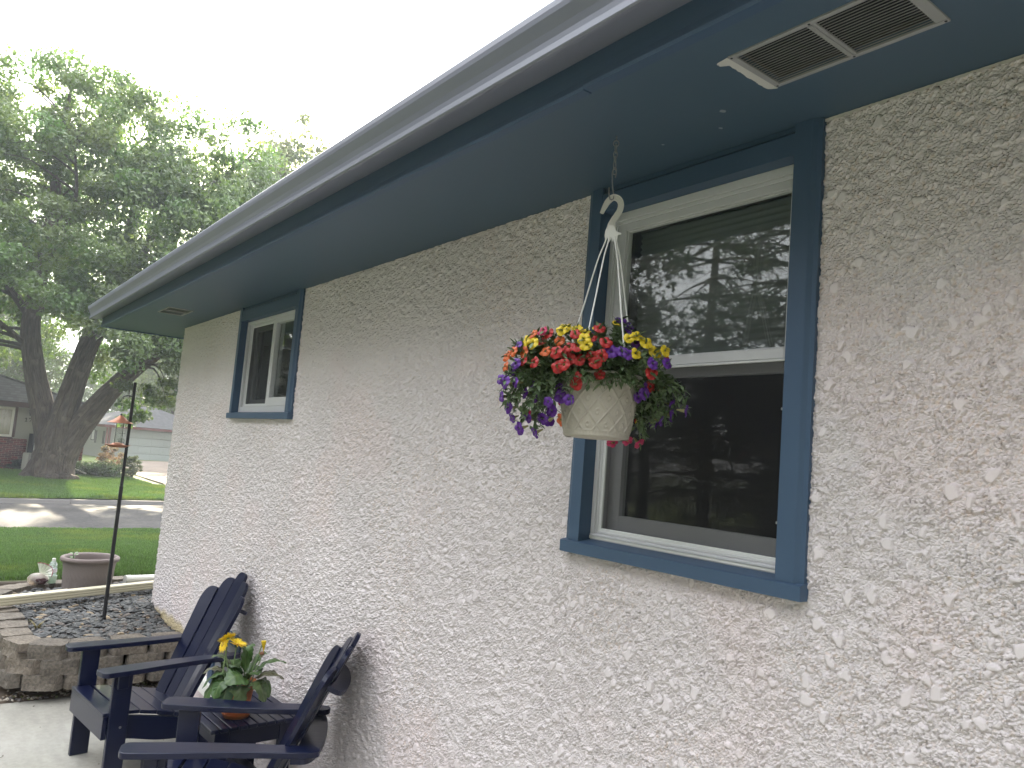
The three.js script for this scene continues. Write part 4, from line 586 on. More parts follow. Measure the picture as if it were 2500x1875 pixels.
{
  const b = thing('hanging_basket', 'cream lattice-embossed hanging basket with white hook and four cords', 'hanging basket', [HX, HB, HZ], HF);
  const cream = mat(0.4, 0.37, 0.31, 0.62), h = 0.155;
  const body = gridGeo(300, 90, (u, v) => {
    const a = u * Math.PI * 2, y = v * h, R = lerp(0.0795, 0.1045, v) - 0.002 * sstep(0.025, 0, v);
    const n = 12, p = u * n, q = v * 5, d1 = Math.abs(((p + q * 0.5) % 1 + 1) % 1 - 0.5), d2 = Math.abs(((p - q * 0.5) % 1 + 1) % 1 - 0.5);
    let k = Math.max(sstep(0.085, 0.03, Math.abs(d1 - 0.0)), sstep(0.085, 0.03, d2)) * 1.0;
    const e1 = ((p + q * 0.5) % 1 + 1) % 1, e2 = ((p - q * 0.5) % 1 + 1) % 1; // small motif within each diamond
    const cx = Math.min(Math.abs(e1), Math.abs(1 - e1)), cy = Math.min(Math.abs(e2), Math.abs(1 - e2)); k = Math.max(k, 0.7 * sstep(0.2, 0.14, Math.hypot(cx, cy)) * sstep(0.05, 0.12, Math.hypot(cx, cy)));
    k *= sstep(0.1, 0.13, v) * sstep(0.9, 0.87, v);
    const bead = sstep(0.03, 0.04, v) * sstep(0.1, 0.09, v) * (0.5 + 0.5 * Math.sin(u * 6.2832 * 64)), band = sstep(0.012, 0.022, v) * sstep(0.05, 0.04, v) + sstep(0.088, 0.094, v) * sstep(0.118, 0.11, v);
    const brush = 0.00025 * (fbm(u * 20, v * 70, 6, 2) - 0.5), RR = R + 0.0028 * k + 0.0014 * bead * 0.7 + 0.0012 * Math.min(1, band) + brush;
    return [Math.cos(a) * RR, y, -Math.sin(a) * RR];
  });
  part('basket_pot', body, cream, b);
  part('pot_base', new THREE.LatheGeometry([[0.001, 0.004], [0.03, 0.004], [0.034, -0.001], [0.06, -0.001], [0.066, 0.003], [0.0765, 0.002], [0.0785, 0.006]].map((q) => new THREE.Vector2(...q)), 48), cream, b);
  part('rim', new THREE.TorusGeometry(0.105, 0.004, 10, 80).rotateX(Math.PI / 2).translate(0, h, 0), cream, b);
  part('soil', new THREE.CircleGeometry(0.1, 32).rotateX(-Math.PI / 2).translate(0, h - 0.02, 0), M.soil, b);
  const Y = (y) => y - HB, cord = mat(0.8, 0.79, 0.76, 0.5);
  for (const a of [-2.75, 2.05, -0.55, 0.95]) { const e = V(Math.cos(a) * 0.105, h + 0.002, Math.sin(a) * 0.105), s = V(Math.cos(a) * 0.013 + 0.005, Y(2.288), 0.003 * Math.sin(a)); part('cord', tube([s, V(lerp(s.x, e.x, 0.05), Y(2.27), lerp(s.z, e.z, 0.02)), V(lerp(s.x, e.x, 0.18), lerp(s.y, e.y, 0.14), lerp(s.z, e.z, 0.15)), V(lerp(s.x, e.x, 0.6), lerp(s.y, e.y, 0.58), lerp(s.z, e.z, 0.58)), e], 0.0021, 7, 30), cord, b); }
  // moulded hook: two flanges, a thin web and zigzag ribs, widening to a flat body
  const spine = curve([[-0.0245, Y(2.349), 0], [-0.018, Y(2.366), 0], [-0.009, Y(2.382), 0], [0.003, Y(2.3915), 0], [0.0155, Y(2.388), 0], [0.0225, Y(2.376), 0], [0.0215, Y(2.36), 0], [0.014, Y(2.344), 0], [0.006, Y(2.33), 0], [0.002, Y(2.318), 0], [0.003, Y(2.307), 0]]);
  const N = 70, half = (t) => 0.0042 + 0.0026 * sstep(0, 0.25, t) + 0.0035 * sstep(0.85, 1, t), at = (t, s) => { const p = spine.getPointAt(t), g = spine.getTangentAt(t), n = V(-g.y, g.x, 0); return p.addScaledVector(n, s * half(t)); };
  const geos = [gridGeo(1, N, (u, v) => { const p = at(v, lerp(-1, 1, u)); return [p.x, p.y, 0.0005]; })];
  for (const s of [-1, 1]) { const g = gridGeo(8, N, (u, v) => { const a = u * 6.2832, p = at(v, s), g2 = spine.getTangentAt(v), n = V(-g2.y, g2.x, 0); return [p.x + n.x * Math.cos(a) * 0.0011, p.y + n.y * Math.cos(a) * 0.0011, Math.sin(a) * 0.0052]; }); geos.push(g); }
  for (let k = 0; k < 15; k++) { const a = at(0.03 + k * 0.062, k % 2 ? 1 : -1), c = at(0.03 + (k + 1) * 0.062, k % 2 ? -1 : 1); for (const z of [0.003, -0.003]) geos.push(rod(V(a.x, a.y, z), V(c.x, c.y, z), 0.0008, 0.0008, 5)); }
  geos.push(rod(at(0, -1).setZ(0), at(0, 1).setZ(0), 0.002));
  part('hook', geos, mat(0.7, 0.69, 0.64, 0.45, { side: THREE.DoubleSide }), b);
  part('hook_body', new THREE.ExtrudeGeometry(shapeOf([[-0.006, Y(2.318)], [0.008, Y(2.316)], [0.0115, Y(2.307)], [0.0175, Y(2.3)], [0.028, Y(2.2985)], [0.028, Y(2.296)], [0.019, Y(2.292)], [0.019, Y(2.284)], [0.016, Y(2.276)], [0.0125, Y(2.286)], [0.0085, Y(2.274)], [0.0045, Y(2.286)], [0.0, Y(2.274)], [-0.004, Y(2.286)], [-0.0095, Y(2.275)], [-0.0125, Y(2.29)], [-0.0115, Y(2.302)]]), { depth: 0.003, bevelEnabled: true, bevelSize: 0.0008, bevelThickness: 0.0008, bevelSegments: 2 }).translate(0, 0, -0.0015), mat(0.82, 0.81, 0.78, 0.4), b);
}
{
  const p = thing('calibrachoa_plant', 'trailing mixed red, yellow, orange and purple flowers spilling from the hanging basket', 'flowering plant', [HX, HB, HZ], HF);
  const depthAt = (u, v, k) => { const top = v > 165, e = 1 - (u / 255) ** 2 - ((v - 165) / (top ? 150 : 215)) ** 2; return 150 * Math.sqrt(Math.max(0.03, e)) * k; };
  const FL = {
    yellow: [[-98, 249], [-89, 255], [-63, 255], [-43, 248], [-14, 275], [-44, 224], [-38, 211], [-186, 223], [-168, 216], [35, 293], [61, 236], [79, 200], [126, 211], [148, 213], [80, 244], [102, 229]],
    orange: [[-170, 240], [-103, 223], [-233, 184], [-215, 194], [-189, 194], [-233, 158], [-135, 196], [-93, 42]],
    magenta: [[-146, 246], [112, -4], [82, 1], [43, -6]],
    red: [[-132, 241], [-65, 238], [-27, 235], [8, 223], [-77, 206], [-57, 210], [-108, 192], [-92, 192], [-101, 157], [-86, 162], [-76, 179], [-52, 178], [-23, 188], [-1, 189], [-13, 172], [-1, 148], [-56, 138], [-56, 121], [-187, 171], [-160, 167], [-146, 223], [119, 158], [124, 136], [-9, 261]],
    purple: [[-206, 210], [-241, 123], [-227, 116], [-203, 117], [-165, 119], [-181, 96], [-158, 87], [-236, 82], [-219, 57], [-210, 33], [-181, 52], [-171, 36], [-134, 36], [-120, 75], [-187, 7], [-151, 0], [-97, 114], [-91, 91], [-70, 83], [-217, 146], [-204, 163], [-112, 57], [43, 303], [65, 289], [61, 277], [77, 230], [96, 235], [22, 202], [47, 204], [62, 195], [120, 179], [154, 184], [75, 134], [119, 133], [109, 114], [96, 105], [177, 145], [185, 99], [185, 72], [217, 83], [160, 55]],
  };
  const tint = { yellow: [[0.74, 0.55, 0.01], [0.6, 0.34, 0.01]], orange: [[0.62, 0.115, 0.015], [0.4, 0.05, 0.012]], magenta: [[0.5, 0.018, 0.1], [0.45, 0.1, 0.05]], red: [[0.46, 0.013, 0.012], [0.22, 0.008, 0.008]], purple: [[0.11, 0.016, 0.28], [0.035, 0.005, 0.11]] };
  const blossom = (name, seed) => { const [c, d] = tint[name], R = 0.0162; return gridGeo(40, 8, (u, v) => { const a = u * 6.2832, lobe = 0.87 + 0.13 * Math.pow(Math.abs(Math.cos(2.5 * a)), 0.5) + 0.02 * Math.sin(a * 3 + seed), rr = R * lobe * v, wave = 0.0016 * v * v * Math.cos(5 * a + 0.4) + 0.001 * v * Math.sin(2 * a + seed * 2), z = -0.006 * Math.pow(1 - Math.min(1, v * 2.4), 2) + 0.004 * v - 0.0055 * v * v * v + wave; const k = 0.6 * sstep(0.3, 0.12, v), ray = 0.82 + 0.18 * Math.pow(Math.abs(Math.cos(2.5 * a)), 0.6), y = name !== 'purple' && v < 0.14 ? 1 : 0; return [Math.cos(a) * rr, Math.sin(a) * rr, z, y ? 0.5 : lerp(c[0], d[0], k) * ray, y ? 0.36 : lerp(c[1], d[1], k) * ray, y ? 0.06 : lerp(c[2], d[2], k) * ray]; }, true); };
  const petal = pmat(1, 1, 1, 0.55, { vertexColors: true, side: THREE.DoubleSide, transmission: 0.22, thickness: 0, sheen: 0.3 }), tubeMat = mat(0.25, 0.24, 0.1, 0.7), stemMat = mat(0.11, 0.17, 0.06, 0.7);
  const trumpet = new THREE.CylinderGeometry(0.0048, 0.0018, 0.02, 9, 1, true).rotateX(Math.PI / 2).translate(0, 0, -0.0155);
  const r = rngOf(2024), stems = [], leaves = [];
  const stemTo = (u, v, w, dens = 1) => {
    const root = V(u * 0.28 + 12 * (r() - 0.5), 140, w * 0.28), hi = Math.max(v + 14, 172 + 26 * r()), ctl = V(u * (0.6 + 0.2 * r()), v > 165 ? lerp(150, v, 0.75) + 10 : hi, w * 0.75), end = V(u, v, w), q = new THREE.QuadraticBezierCurve3(root, ctl, end), len = q.getLength();
    if (v < 120) { q.v1.set(u * 0.92, hi, w * 0.95); }
    stems.push(tube(q.getPoints(9).map((a) => a.multiplyScalar(0.001)), 0.0011, 5, 12));
    const n = Math.round(len / 6.2 * dens);
    for (let k = 0; k < n; k++) { const t = 0.3 + 0.7 * (k + r()) / n; leaves.push([q.getPoint(t), q.getTangent(t)]); }
    return end;
  };
  const made = {};
  for (const [name, list] of Object.entries(FL)) {
    const shapes = made[name] = [1, 2, 3].map((k) => blossom(name, k));
    for (const [u, v] of list) {
      const low = v < 150, side = Math.abs(u) > 70, w = low && side ? (u < 0 ? 60 + 50 * r() - 0.2 * (150 - v) : 45 * r() - 25 + (v > 90 && u < 130 ? 55 : 0)) : v < 150 ? 112 : depthAt(u, v, 0.85 + 0.25 * r());
      const d = v > 262 ? w * 0.1 : v < 12 && u > 0 ? -60 : v === 42 && u === -93 ? -40 : w, e = stemTo(u, v, d, 0.9).multiplyScalar(0.001);
      const f = new THREE.Group(); f.name = 'flower'; p.add(f); f.position.copy(e);
      const out = V(u * 0.9 + 90 * (r() - 0.5), (v - 150) * 0.75 + 30 + 70 * (r() - 0.5), Math.max(50, d + 60) + 60 * (r() - 0.3)).normalize();
      f.quaternion.setFromUnitVectors(V(0, 0, 1), out); f.rotateZ(r() * 6.28); f.scale.setScalar(0.82 + 0.3 * r());
      part('petals', shapes[Math.floor(r() * 3)], petal, f); part('flower_tube', trumpet, tubeMat, f);
    }
  }
  for (let k = 0; k < 26; k++) { // blooms round the back, towards the window
    const names = Object.keys(FL), name = names[Math.floor(r() * 5)], u = lerp(-190, 170, r()), v = lerp(40, 235, r()), d = -Math.abs(depthAt(u, v, 0.9)) * (v < 140 ? 1.2 : 1) - (v < 150 ? 60 : 0), e = stemTo(u, v, d).multiplyScalar(0.001), f = new THREE.Group(); f.name = 'flower'; p.add(f); f.position.copy(e);
    f.quaternion.setFromUnitVectors(V(0, 0, 1), V(u, v - 120, d - 60).normalize()); f.scale.setScalar(0.8 + 0.3 * r()); part('petals', made[name][k % 3], petal, f); part('flower_tube', trumpet, tubeMat, f);
  }
  const more = (n, u0, u1, v0, v1, w0, w1, dens) => { for (let k = 0; k < n; k++) stemTo(lerp(u0, u1, r()), lerp(v0, v1, r()), lerp(w0, w1, r()), dens); };
  more(26, -225, -110, 40, 170, 10, 95, 1.35); more(8, -190, -120, 2, 60, 20, 70, 1.2); more(34, -190, 170, 170, 225, -60, 110, 1.3); more(22, -120, 110, 158, 205, 70, 125, 1.2); more(28, 85, 185, 30, 170, -60, 40, 1.35); more(12, 80, 150, 12, 90, -70, -10, 1.5); more(7, 0, 75, 240, 292, -20, 30, 1.3); more(4, 190, 222, 90, 150, -20, 20, 1.1); more(30, -150, 150, 60, 210, -150, -60, 1.1);
  more(26, -85, 85, 116, 165, 104, 124, 1.25); more(20, -220, -140, 120, 220, 0, 90, 1.2);
  const lg = gridGeo(2, 5, (u, v) => { const s = (u - 0.5) * 2, w = 0.0034 * Math.sin(Math.PI * Math.pow(v, 0.75)) + 0.0003; return [s * w, 0.0008 * s * s - 0.004 * v * v, 0.0185 * v]; });
  const fol = new THREE.InstancedMesh(lg, pmat(1, 1, 1, 0.55, { side: THREE.DoubleSide, transmission: 0.25, thickness: 0 }), leaves.length), o = new THREE.Object3D(), c = new THREE.Color();
  leaves.forEach(([a, t], k) => { const dir = V(r() - 0.5, r() - 0.35, r() - 0.5).normalize().addScaledVector(t, 0.55).normalize(); o.position.copy(a).multiplyScalar(0.001); o.up.set(r() - 0.5, 1, r() - 0.5).normalize(); o.lookAt(o.position.clone().add(dir)); o.scale.setScalar(0.6 + 0.75 * r()); o.scale.x *= 0.9 + 0.5 * r(); o.updateMatrix(); fol.setMatrixAt(k, o.matrix); const m = r(), g = 0.75 + 0.5 * r(); fol.setColorAt(k, c.setRGB(lerp(0.07, 0.15, m) * g, lerp(0.13, 0.21, m) * g, lerp(0.045, 0.095, m) * g)); });
  fol.name = 'foliage'; shade(fol); p.add(stuff(fol)); stuff(part('stems', stems, stemMat, p));
}
// ---------------------------------------------------------------- trees
const barkBump = tex(512, 512, (u, v) => { const w = fbm(u * 8, v * 5, 31, 3); const k = Math.abs(fbm(u * 22 + w * 2, v * 5, 32, 3) - 0.5) * 3; return clamp(k * 0.8 + 0.25 * fbm(u * 70, v * 30, 33, 2)); }, false, 1, 1);
const barkTone = tex(512, 512, (u, v) => { const w = fbm(u * 6, v * 3, 41, 3), k = fbm(u * 44 + w * 3, v * 5, 42, 4), l = sstep(0.52, 0.72, fbm(u * 9 + w * 2, v * 3, 43, 3)), q = 0.34 + 0.3 * k + 0.1 * l; return [q * 1.03, q * 0.97, q * 0.91]; });
const barkMat = mat(0.4, 0.375, 0.345, 0.95, { map: barkTone, bumpMap: barkBump, bumpScale: 0.04 });
function limb(pts, radii, seg = 40, rad = 18, flute = 0, seed = 1, gnarl = 0.06) {
  const c = curve(pts), fr = c.computeFrenetFrames(seg, false), N = radii.length - 1;
  return gridGeo(rad, seg, (u, v, i, j) => {
    const a = (i % rad) / rad * 6.2832, p = c.getPointAt(v), t = v * N, k = Math.min(N - 1, Math.floor(t)), R0 = lerp(radii[k], radii[k + 1], t - k);
    const fl = flute * Math.pow(1 - v, 2) * Math.cos(a * 5 + seed + v * 2) * 0.22 + gnarl * (vn(Math.cos(a) * 2 + seed, v * 9 + Math.sin(a) * 2, seed) - 0.5) * 2 + gnarl * 0.8 * (Math.abs(vn(Math.cos(a) * 5 + seed + Math.sin(v * 4), Math.sin(a) * 5 + v * 3, seed + 3) - 0.5) * 2 - 0.5);
    const ca = Math.cos(a), sa = Math.sin(a), ridge = gnarl * 1.5 * (Math.abs(vn3(ca * 3.4 + 0.8 * Math.sin(v * 5 + seed), sa * 3.4, v * 4 + seed, 17) - 0.5) * 4 - 0.6);
    const R = R0 * (1 + fl + ridge), n = fr.normals[j], b = fr.binormals[j];
    return [p.x + (n.x * Math.cos(a) + b.x * Math.sin(a)) * R, p.y + (n.y * Math.cos(a) + b.y * Math.sin(a)) * R, p.z + (n.z * Math.cos(a) + b.z * Math.sin(a)) * R];
  });
}
const uvScale = (g, a, b) => { const u = g.attributes.uv; for (let i = 0; i < u.count; i++) u.setXY(i, u.getX(i) * a, u.getY(i) * b); return g; };
function leafShape(pts) { const P = []; for (let k = 0; k < pts.length; k++) { const a = pts[k], b = pts[(k + 1) % pts.length]; P.push(0, 0.0, 0.02, a[0], a[1], a[2] || 0, b[0], b[1], b[2] || 0); } const g = new THREE.BufferGeometry(); g.setAttribute('position', new THREE.Float32BufferAttribute(P, 3)); g.computeVertexNormals(); return g; }
const mapleLeaf = leafShape([[0, -0.5], [0.18, -0.25, -0.03], [0.5, -0.12, -0.1], [0.28, 0.06, -0.04], [0.34, 0.36, -0.08], [0.1, 0.25, 0], [0, 0.55, -0.06], [-0.1, 0.25, 0], [-0.34, 0.36, -0.08], [-0.28, 0.06, -0.04], [-0.5, -0.12, -0.1], [-0.18, -0.25, -0.03]]);
const ovalLeaf = leafShape([[0, -0.5], [0.24, -0.1, -0.05], [0.2, 0.2, -0.05], [0, 0.5, -0.04], [-0.2, 0.2, -0.05], [-0.24, -0.1, -0.05]]);
const leafMat = (r, g, b, t = 0.42) => pmat(r, g, b, 0.75, { side: THREE.DoubleSide, transmission: t, thickness: 0 });
const LEAF = leafMat(1, 1, 1, 0.62);
function crownMesh(geo, clumps, per, size, seed, tone, flat = 0.62, mate = LEAF) {
  const r = rngOf(seed), n = clumps.length * per, m = new THREE.InstancedMesh(geo, mate, n), o = new THREE.Object3D(), c = new THREE.Color();
  let k = 0;
  for (const [x, y, z, R] of clumps) {
    const t = 0.75 + 0.5 * r(), hue = r();
    for (let i = 0; i < per; i++, k++) {
      const a = r() * 6.2832, b = Math.acos(2 * r() - 1), d = R * Math.pow(r(), 0.45);
      o.position.set(x + d * Math.sin(b) * Math.cos(a), y + d * flat * Math.cos(b), z + d * Math.sin(b) * Math.sin(a));
      o.rotation.set(r() * 6.28, r() * 6.28, r() * 6.28); if (r() < 0.55) o.rotation.set(-1.2 + 0.9 * (r() - 0.5), r() * 6.28, 0.6 * (r() - 0.5));
      o.scale.setScalar(size * (0.65 + 0.7 * r())); o.updateMatrix(); m.setMatrixAt(k, o.matrix);
      const q = t * (0.8 + 0.4 * r()); m.setColorAt(k, c.setRGB(lerp(tone[0], tone[0] * 1.45, hue) * q, tone[1] * q, tone[2] * q));
    }
  }
  m.name = 'crown'; return stuff(shade(m));
}
{ // the old three-stemmed maple over the road
  const B = far(-16.35, 0, 28.3), t = thing('maple_tree', 'huge old maple with gnarled three-stemmed trunk on the lawn over the road', 'tree', B.toArray(), FACING);
  const A1 = [[-0.18, 0.5, 0], [-0.36, 1.3, 0], [-0.6, 2.1, 0.05], [-1.05, 3.4, 0.1], [-1.45, 5.0, 0.1], [-1.46, 6.8, 0], [-1.42, 9.4, -0.2], [-1.6, 12, -0.3], [-1.4, 14.4, -0.2]];
  const A2 = [[0.05, 0.3, 0.1], [0.12, 1.4, 0.12], [0.38, 2.9, 0.15], [0.74, 4.4, 0.2], [1.2, 5.6, 0.3], [1.66, 7.2, 0.4], [1.84, 9.1, 0.3], [1.8, 10.4, 0.2], [1.0, 11.8, 0.1], [0.0, 13.2, 0]];
  const A3 = [[0.35, 0.6, 0], [0.72, 1.5, -0.05], [1.3, 2.5, -0.1], [2.1, 3.6, -0.2], [3.35, 4.9, -0.3], [4.5, 6.2, -0.4], [5.6, 7.8, -0.6]];
  const A4 = [[1.55, 6.9, 0.4], [2.3, 7.6, 0.6], [2.8, 8.6, 0.7], [3.1, 9.5, 0.8], [3.7, 10.2, 0.8], [4.8, 10.8, 0.9], [6.0, 11.8, 0.9]];
  const A5 = [[-1.44, 6.2, 0.05], [-0.6, 7.6, 0.8], [0.3, 9.6, 1.4], [0.2, 11.5, 1.7]], A6 = [[-1.45, 5.4, 0.1], [-2.6, 7.0, 0.5], [-4.0, 9.2, 0.6], [-5.2, 11.4, 0.4]], A7 = [[3.2, 4.8, -0.3], [4.6, 5.2, 0.5], [6.3, 5.0, 0.9]], A8 = [[-1.3, 4.3, 0.1], [-2.4, 5.4, 1.2], [-3.6, 6.1, 2.0]], A9 = [[1.7, 7.6, 0.4], [1.9, 8.6, -1.6], [2.4, 10.6, -3.0]], A10 = [[-1.45, 8.0, -0.1], [-2.2, 9.8, -1.6], [-2.6, 12, -2.6]];
  const limbs = [A1, A2, A3, A4, A5, A6, A7, A8, A9, A10];
  const g = [uvScale(limb([[0.0, -0.5, 0], [0.0, 0.1, 0], [0.04, 0.7, 0], [0.06, 1.25, 0.02], [0.06, 1.75, 0]], [0.95, 0.76, 0.7, 0.7, 0.6], 60, 60, 0.45, 2, 0.08), 4, 2),
    uvScale(limb(A1, [0.46, 0.42, 0.36, 0.31, 0.28, 0.24, 0.19, 0.12, 0.05], 70, 28, 0, 3, 0.07), 2, 8), uvScale(limb(A2, [0.56, 0.5, 0.42, 0.36, 0.3, 0.26, 0.2, 0.16, 0.1, 0.04], 80, 32, 0.2, 5, 0.1), 2, 8), uvScale(limb(A3, [0.5, 0.42, 0.33, 0.27, 0.21, 0.14, 0.06], 50, 24, 0, 7, 0.07), 2, 6),
    ...[[A4, 0.17], [A5, 0.15], [A6, 0.15], [A7, 0.1], [A8, 0.12], [A9, 0.13], [A10, 0.12]].map(([p, r0], k) => uvScale(limb(p, [r0, r0 * 0.75, r0 * 0.5, 0.03], 24, 12, 0, k, 0.05), 1, 5))];
  for (const [x, z, r0] of [[0.82, 0.5, 0.28], [0.45, 0.8, 0.25], [0.1, 0.8, 0.2], [-0.6, 0.6, 0.2], [0.92, 0.25, 0.2]]) g.push(rough(new THREE.SphereGeometry(r0, 22, 16), (a, b, c) => { const e = 1 + 0.5 * (vn3(a * 7 + x * 9, b * 7, c * 7) - 0.5); return [x + a * e, -0.25 + b * 0.75 * e, z + c * e]; }));
  const r = rngOf(303), clumps = [], samples = limbs.flatMap((p) => curve(p).getPoints(18)).filter((p) => p.y > 4);
  const topAt = (l) => { const P = [[-9, 12.5], [-5, 14.6], [-3.2, 14.9], [-2.3, 15.2], [-1.1, 16.0], [-0.4, 15.4], [0.6, 14.5], [1.0, 15.0], [2.5, 14.2], [3.8, 14.0], [4.8, 14.0], [5.8, 13.9], [6.6, 13.1], [7.4, 11.6], [8.5, 8.5]]; for (let k = 1; k < P.length; k++) if (l < P[k][0]) return lerp(P[k - 1][1], P[k][1], clamp((l - P[k - 1][0]) / (P[k][0] - P[k - 1][0]))); return 5; };
  let tries = 0;
  while (clumps.length < 1360 && tries++ < 60000) {
    const l = lerp(-9.5, 8.2, r()), y = lerp(2.6, 16, r()), w = lerp(-5.5, 5.5, r());
    const top = topAt(l) - 0.35 - 0.06 * w * w, bot = l < -3 ? 5.0 + 0.3 * (l + 3) : l > 4.2 ? 3.6 : lerp(5.6, 4.4, sstep(0, 4, l));
    if (y > top || y < bot || Math.abs(w) > 5.4 * Math.sqrt(clamp((top - y) / 7 + 0.12))) continue;
    if (Math.hypot((l - 4.7) / 1.15, (y - 12.4) / 0.9) < 1) continue; // gap where the low sun breaks through
    if (vn3(l * 0.62, y * 0.7, w * 0.62, 7) < 0.44 && y < top - 0.8) continue;
    if (Math.abs(w) < 2 && y < 10 && y > 5.5 && Math.abs(l) < 3.4 && r() < 0.45) continue;
    clumps.push([l, y, w, 0.45 + 0.5 * r()]);
  }
  for (const [l, y] of [[3.0, 2.55], [3.4, 2.2], [3.1, 2.0], [3.8, 2.7], [4.4, 2.8], [3.5, 3.1], [4.9, 3.2], [2.8, 3.2], [4.1, 3.4], [5.4, 3.4]]) clumps.push([l, y, 0.8 + 0.6 * r(), 0.34 + 0.22 * r()]); // spray hanging before the garage
  for (const [l, y] of [[-0.6, 4.2], [-0.4, 3.7], [-0.1, 4.5], [0.2, 4.9], [-0.5, 4.9], [-0.9, 5.3]]) clumps.push([l, y, -2.2 - r(), 0.5]);
  clumps.forEach((c, k) => { if (k % 4) return; const p = V(c[0], c[1], c[2]); let b = samples[0], bd = 1e9; for (const s of samples) { const d = s.distanceTo(p) + Math.max(0, s.y - p.y) * 0.7; if (d < bd) { bd = d; b = s; } } if (bd < 7) { const mid = b.clone().lerp(p, 0.55).add(V(0.3 * (r() - 0.5), 0.25 + 0.3 * r(), 0.3 * (r() - 0.5))); g.push(uvScale(limb([b, b.clone().lerp(mid, 0.5).add(V(0, 0.12 * r(), 0)), mid, p], [0.03 + 0.009 * bd, 0.02 + 0.006 * bd, 0.016, 0.006], 7, 5, 0, k, 0.02), 1, 3)); } });
  part('trunk', g, barkMat, t);
  t.add(crownMesh(mapleLeaf, clumps, 150, 0.15, 404, [0.115, 0.23, 0.036]));
}
// kinds of tree for the background: one of each, then copies
function ballClumps(seed, n, rx, ry, rz, cy, R, hollow = 0.5) { const r = rngOf(seed), out = []; while (out.length < n) { const x = 2 * r() - 1, y = 2 * r() - 1, z = 2 * r() - 1, d = Math.hypot(x, y, z); if (d > 1 || (d < hollow && r() < 0.75)) continue; const e = 1 + 0.5 * (vn3(x * 2 + seed, y * 2, z * 2) - 0.5); out.push([x * rx * e, cy + y * ry * e, z * rz * e, R * (0.6 + 0.8 * r())]); } return out; }
function makeTree(name, label, seed, h, rx, clumpN, per, size, tone, low) {
  const t = new THREE.Group(); tag(t, label, 'tree', 'trees beyond the houses over the road'); const r = rngOf(seed), g = [limb([[0, -0.4, 0], [0.1, h * 0.25, 0], [-0.1, h * 0.5, 0.1], [0.1, h * 0.86, 0]], [0.36, 0.27, 0.2, 0.04], 24, 12, 0.3, seed)];
  for (let k = 0; k < 9; k++) { const a = k * 2.4, y = h * (0.25 + 0.06 * k), l = rx * (0.5 + 0.4 * r()); g.push(limb([[0, y, 0], [Math.cos(a) * l * 0.5, y + l * 0.4, Math.sin(a) * l * 0.5], [Math.cos(a) * l, y + l * 0.6, Math.sin(a) * l]], [0.14, 0.08, 0.03], 10, 7, 0, k)); }
  part('trunk', g, barkMat, t); const cy = h * (1 + low) / 2, ry = h * (1 - low) / 2; t.add(crownMesh(mapleLeaf, ballClumps(seed, clumpN, rx, ry, rx, cy, rx * 0.2), per, size, seed + 1, tone)); return t;
}
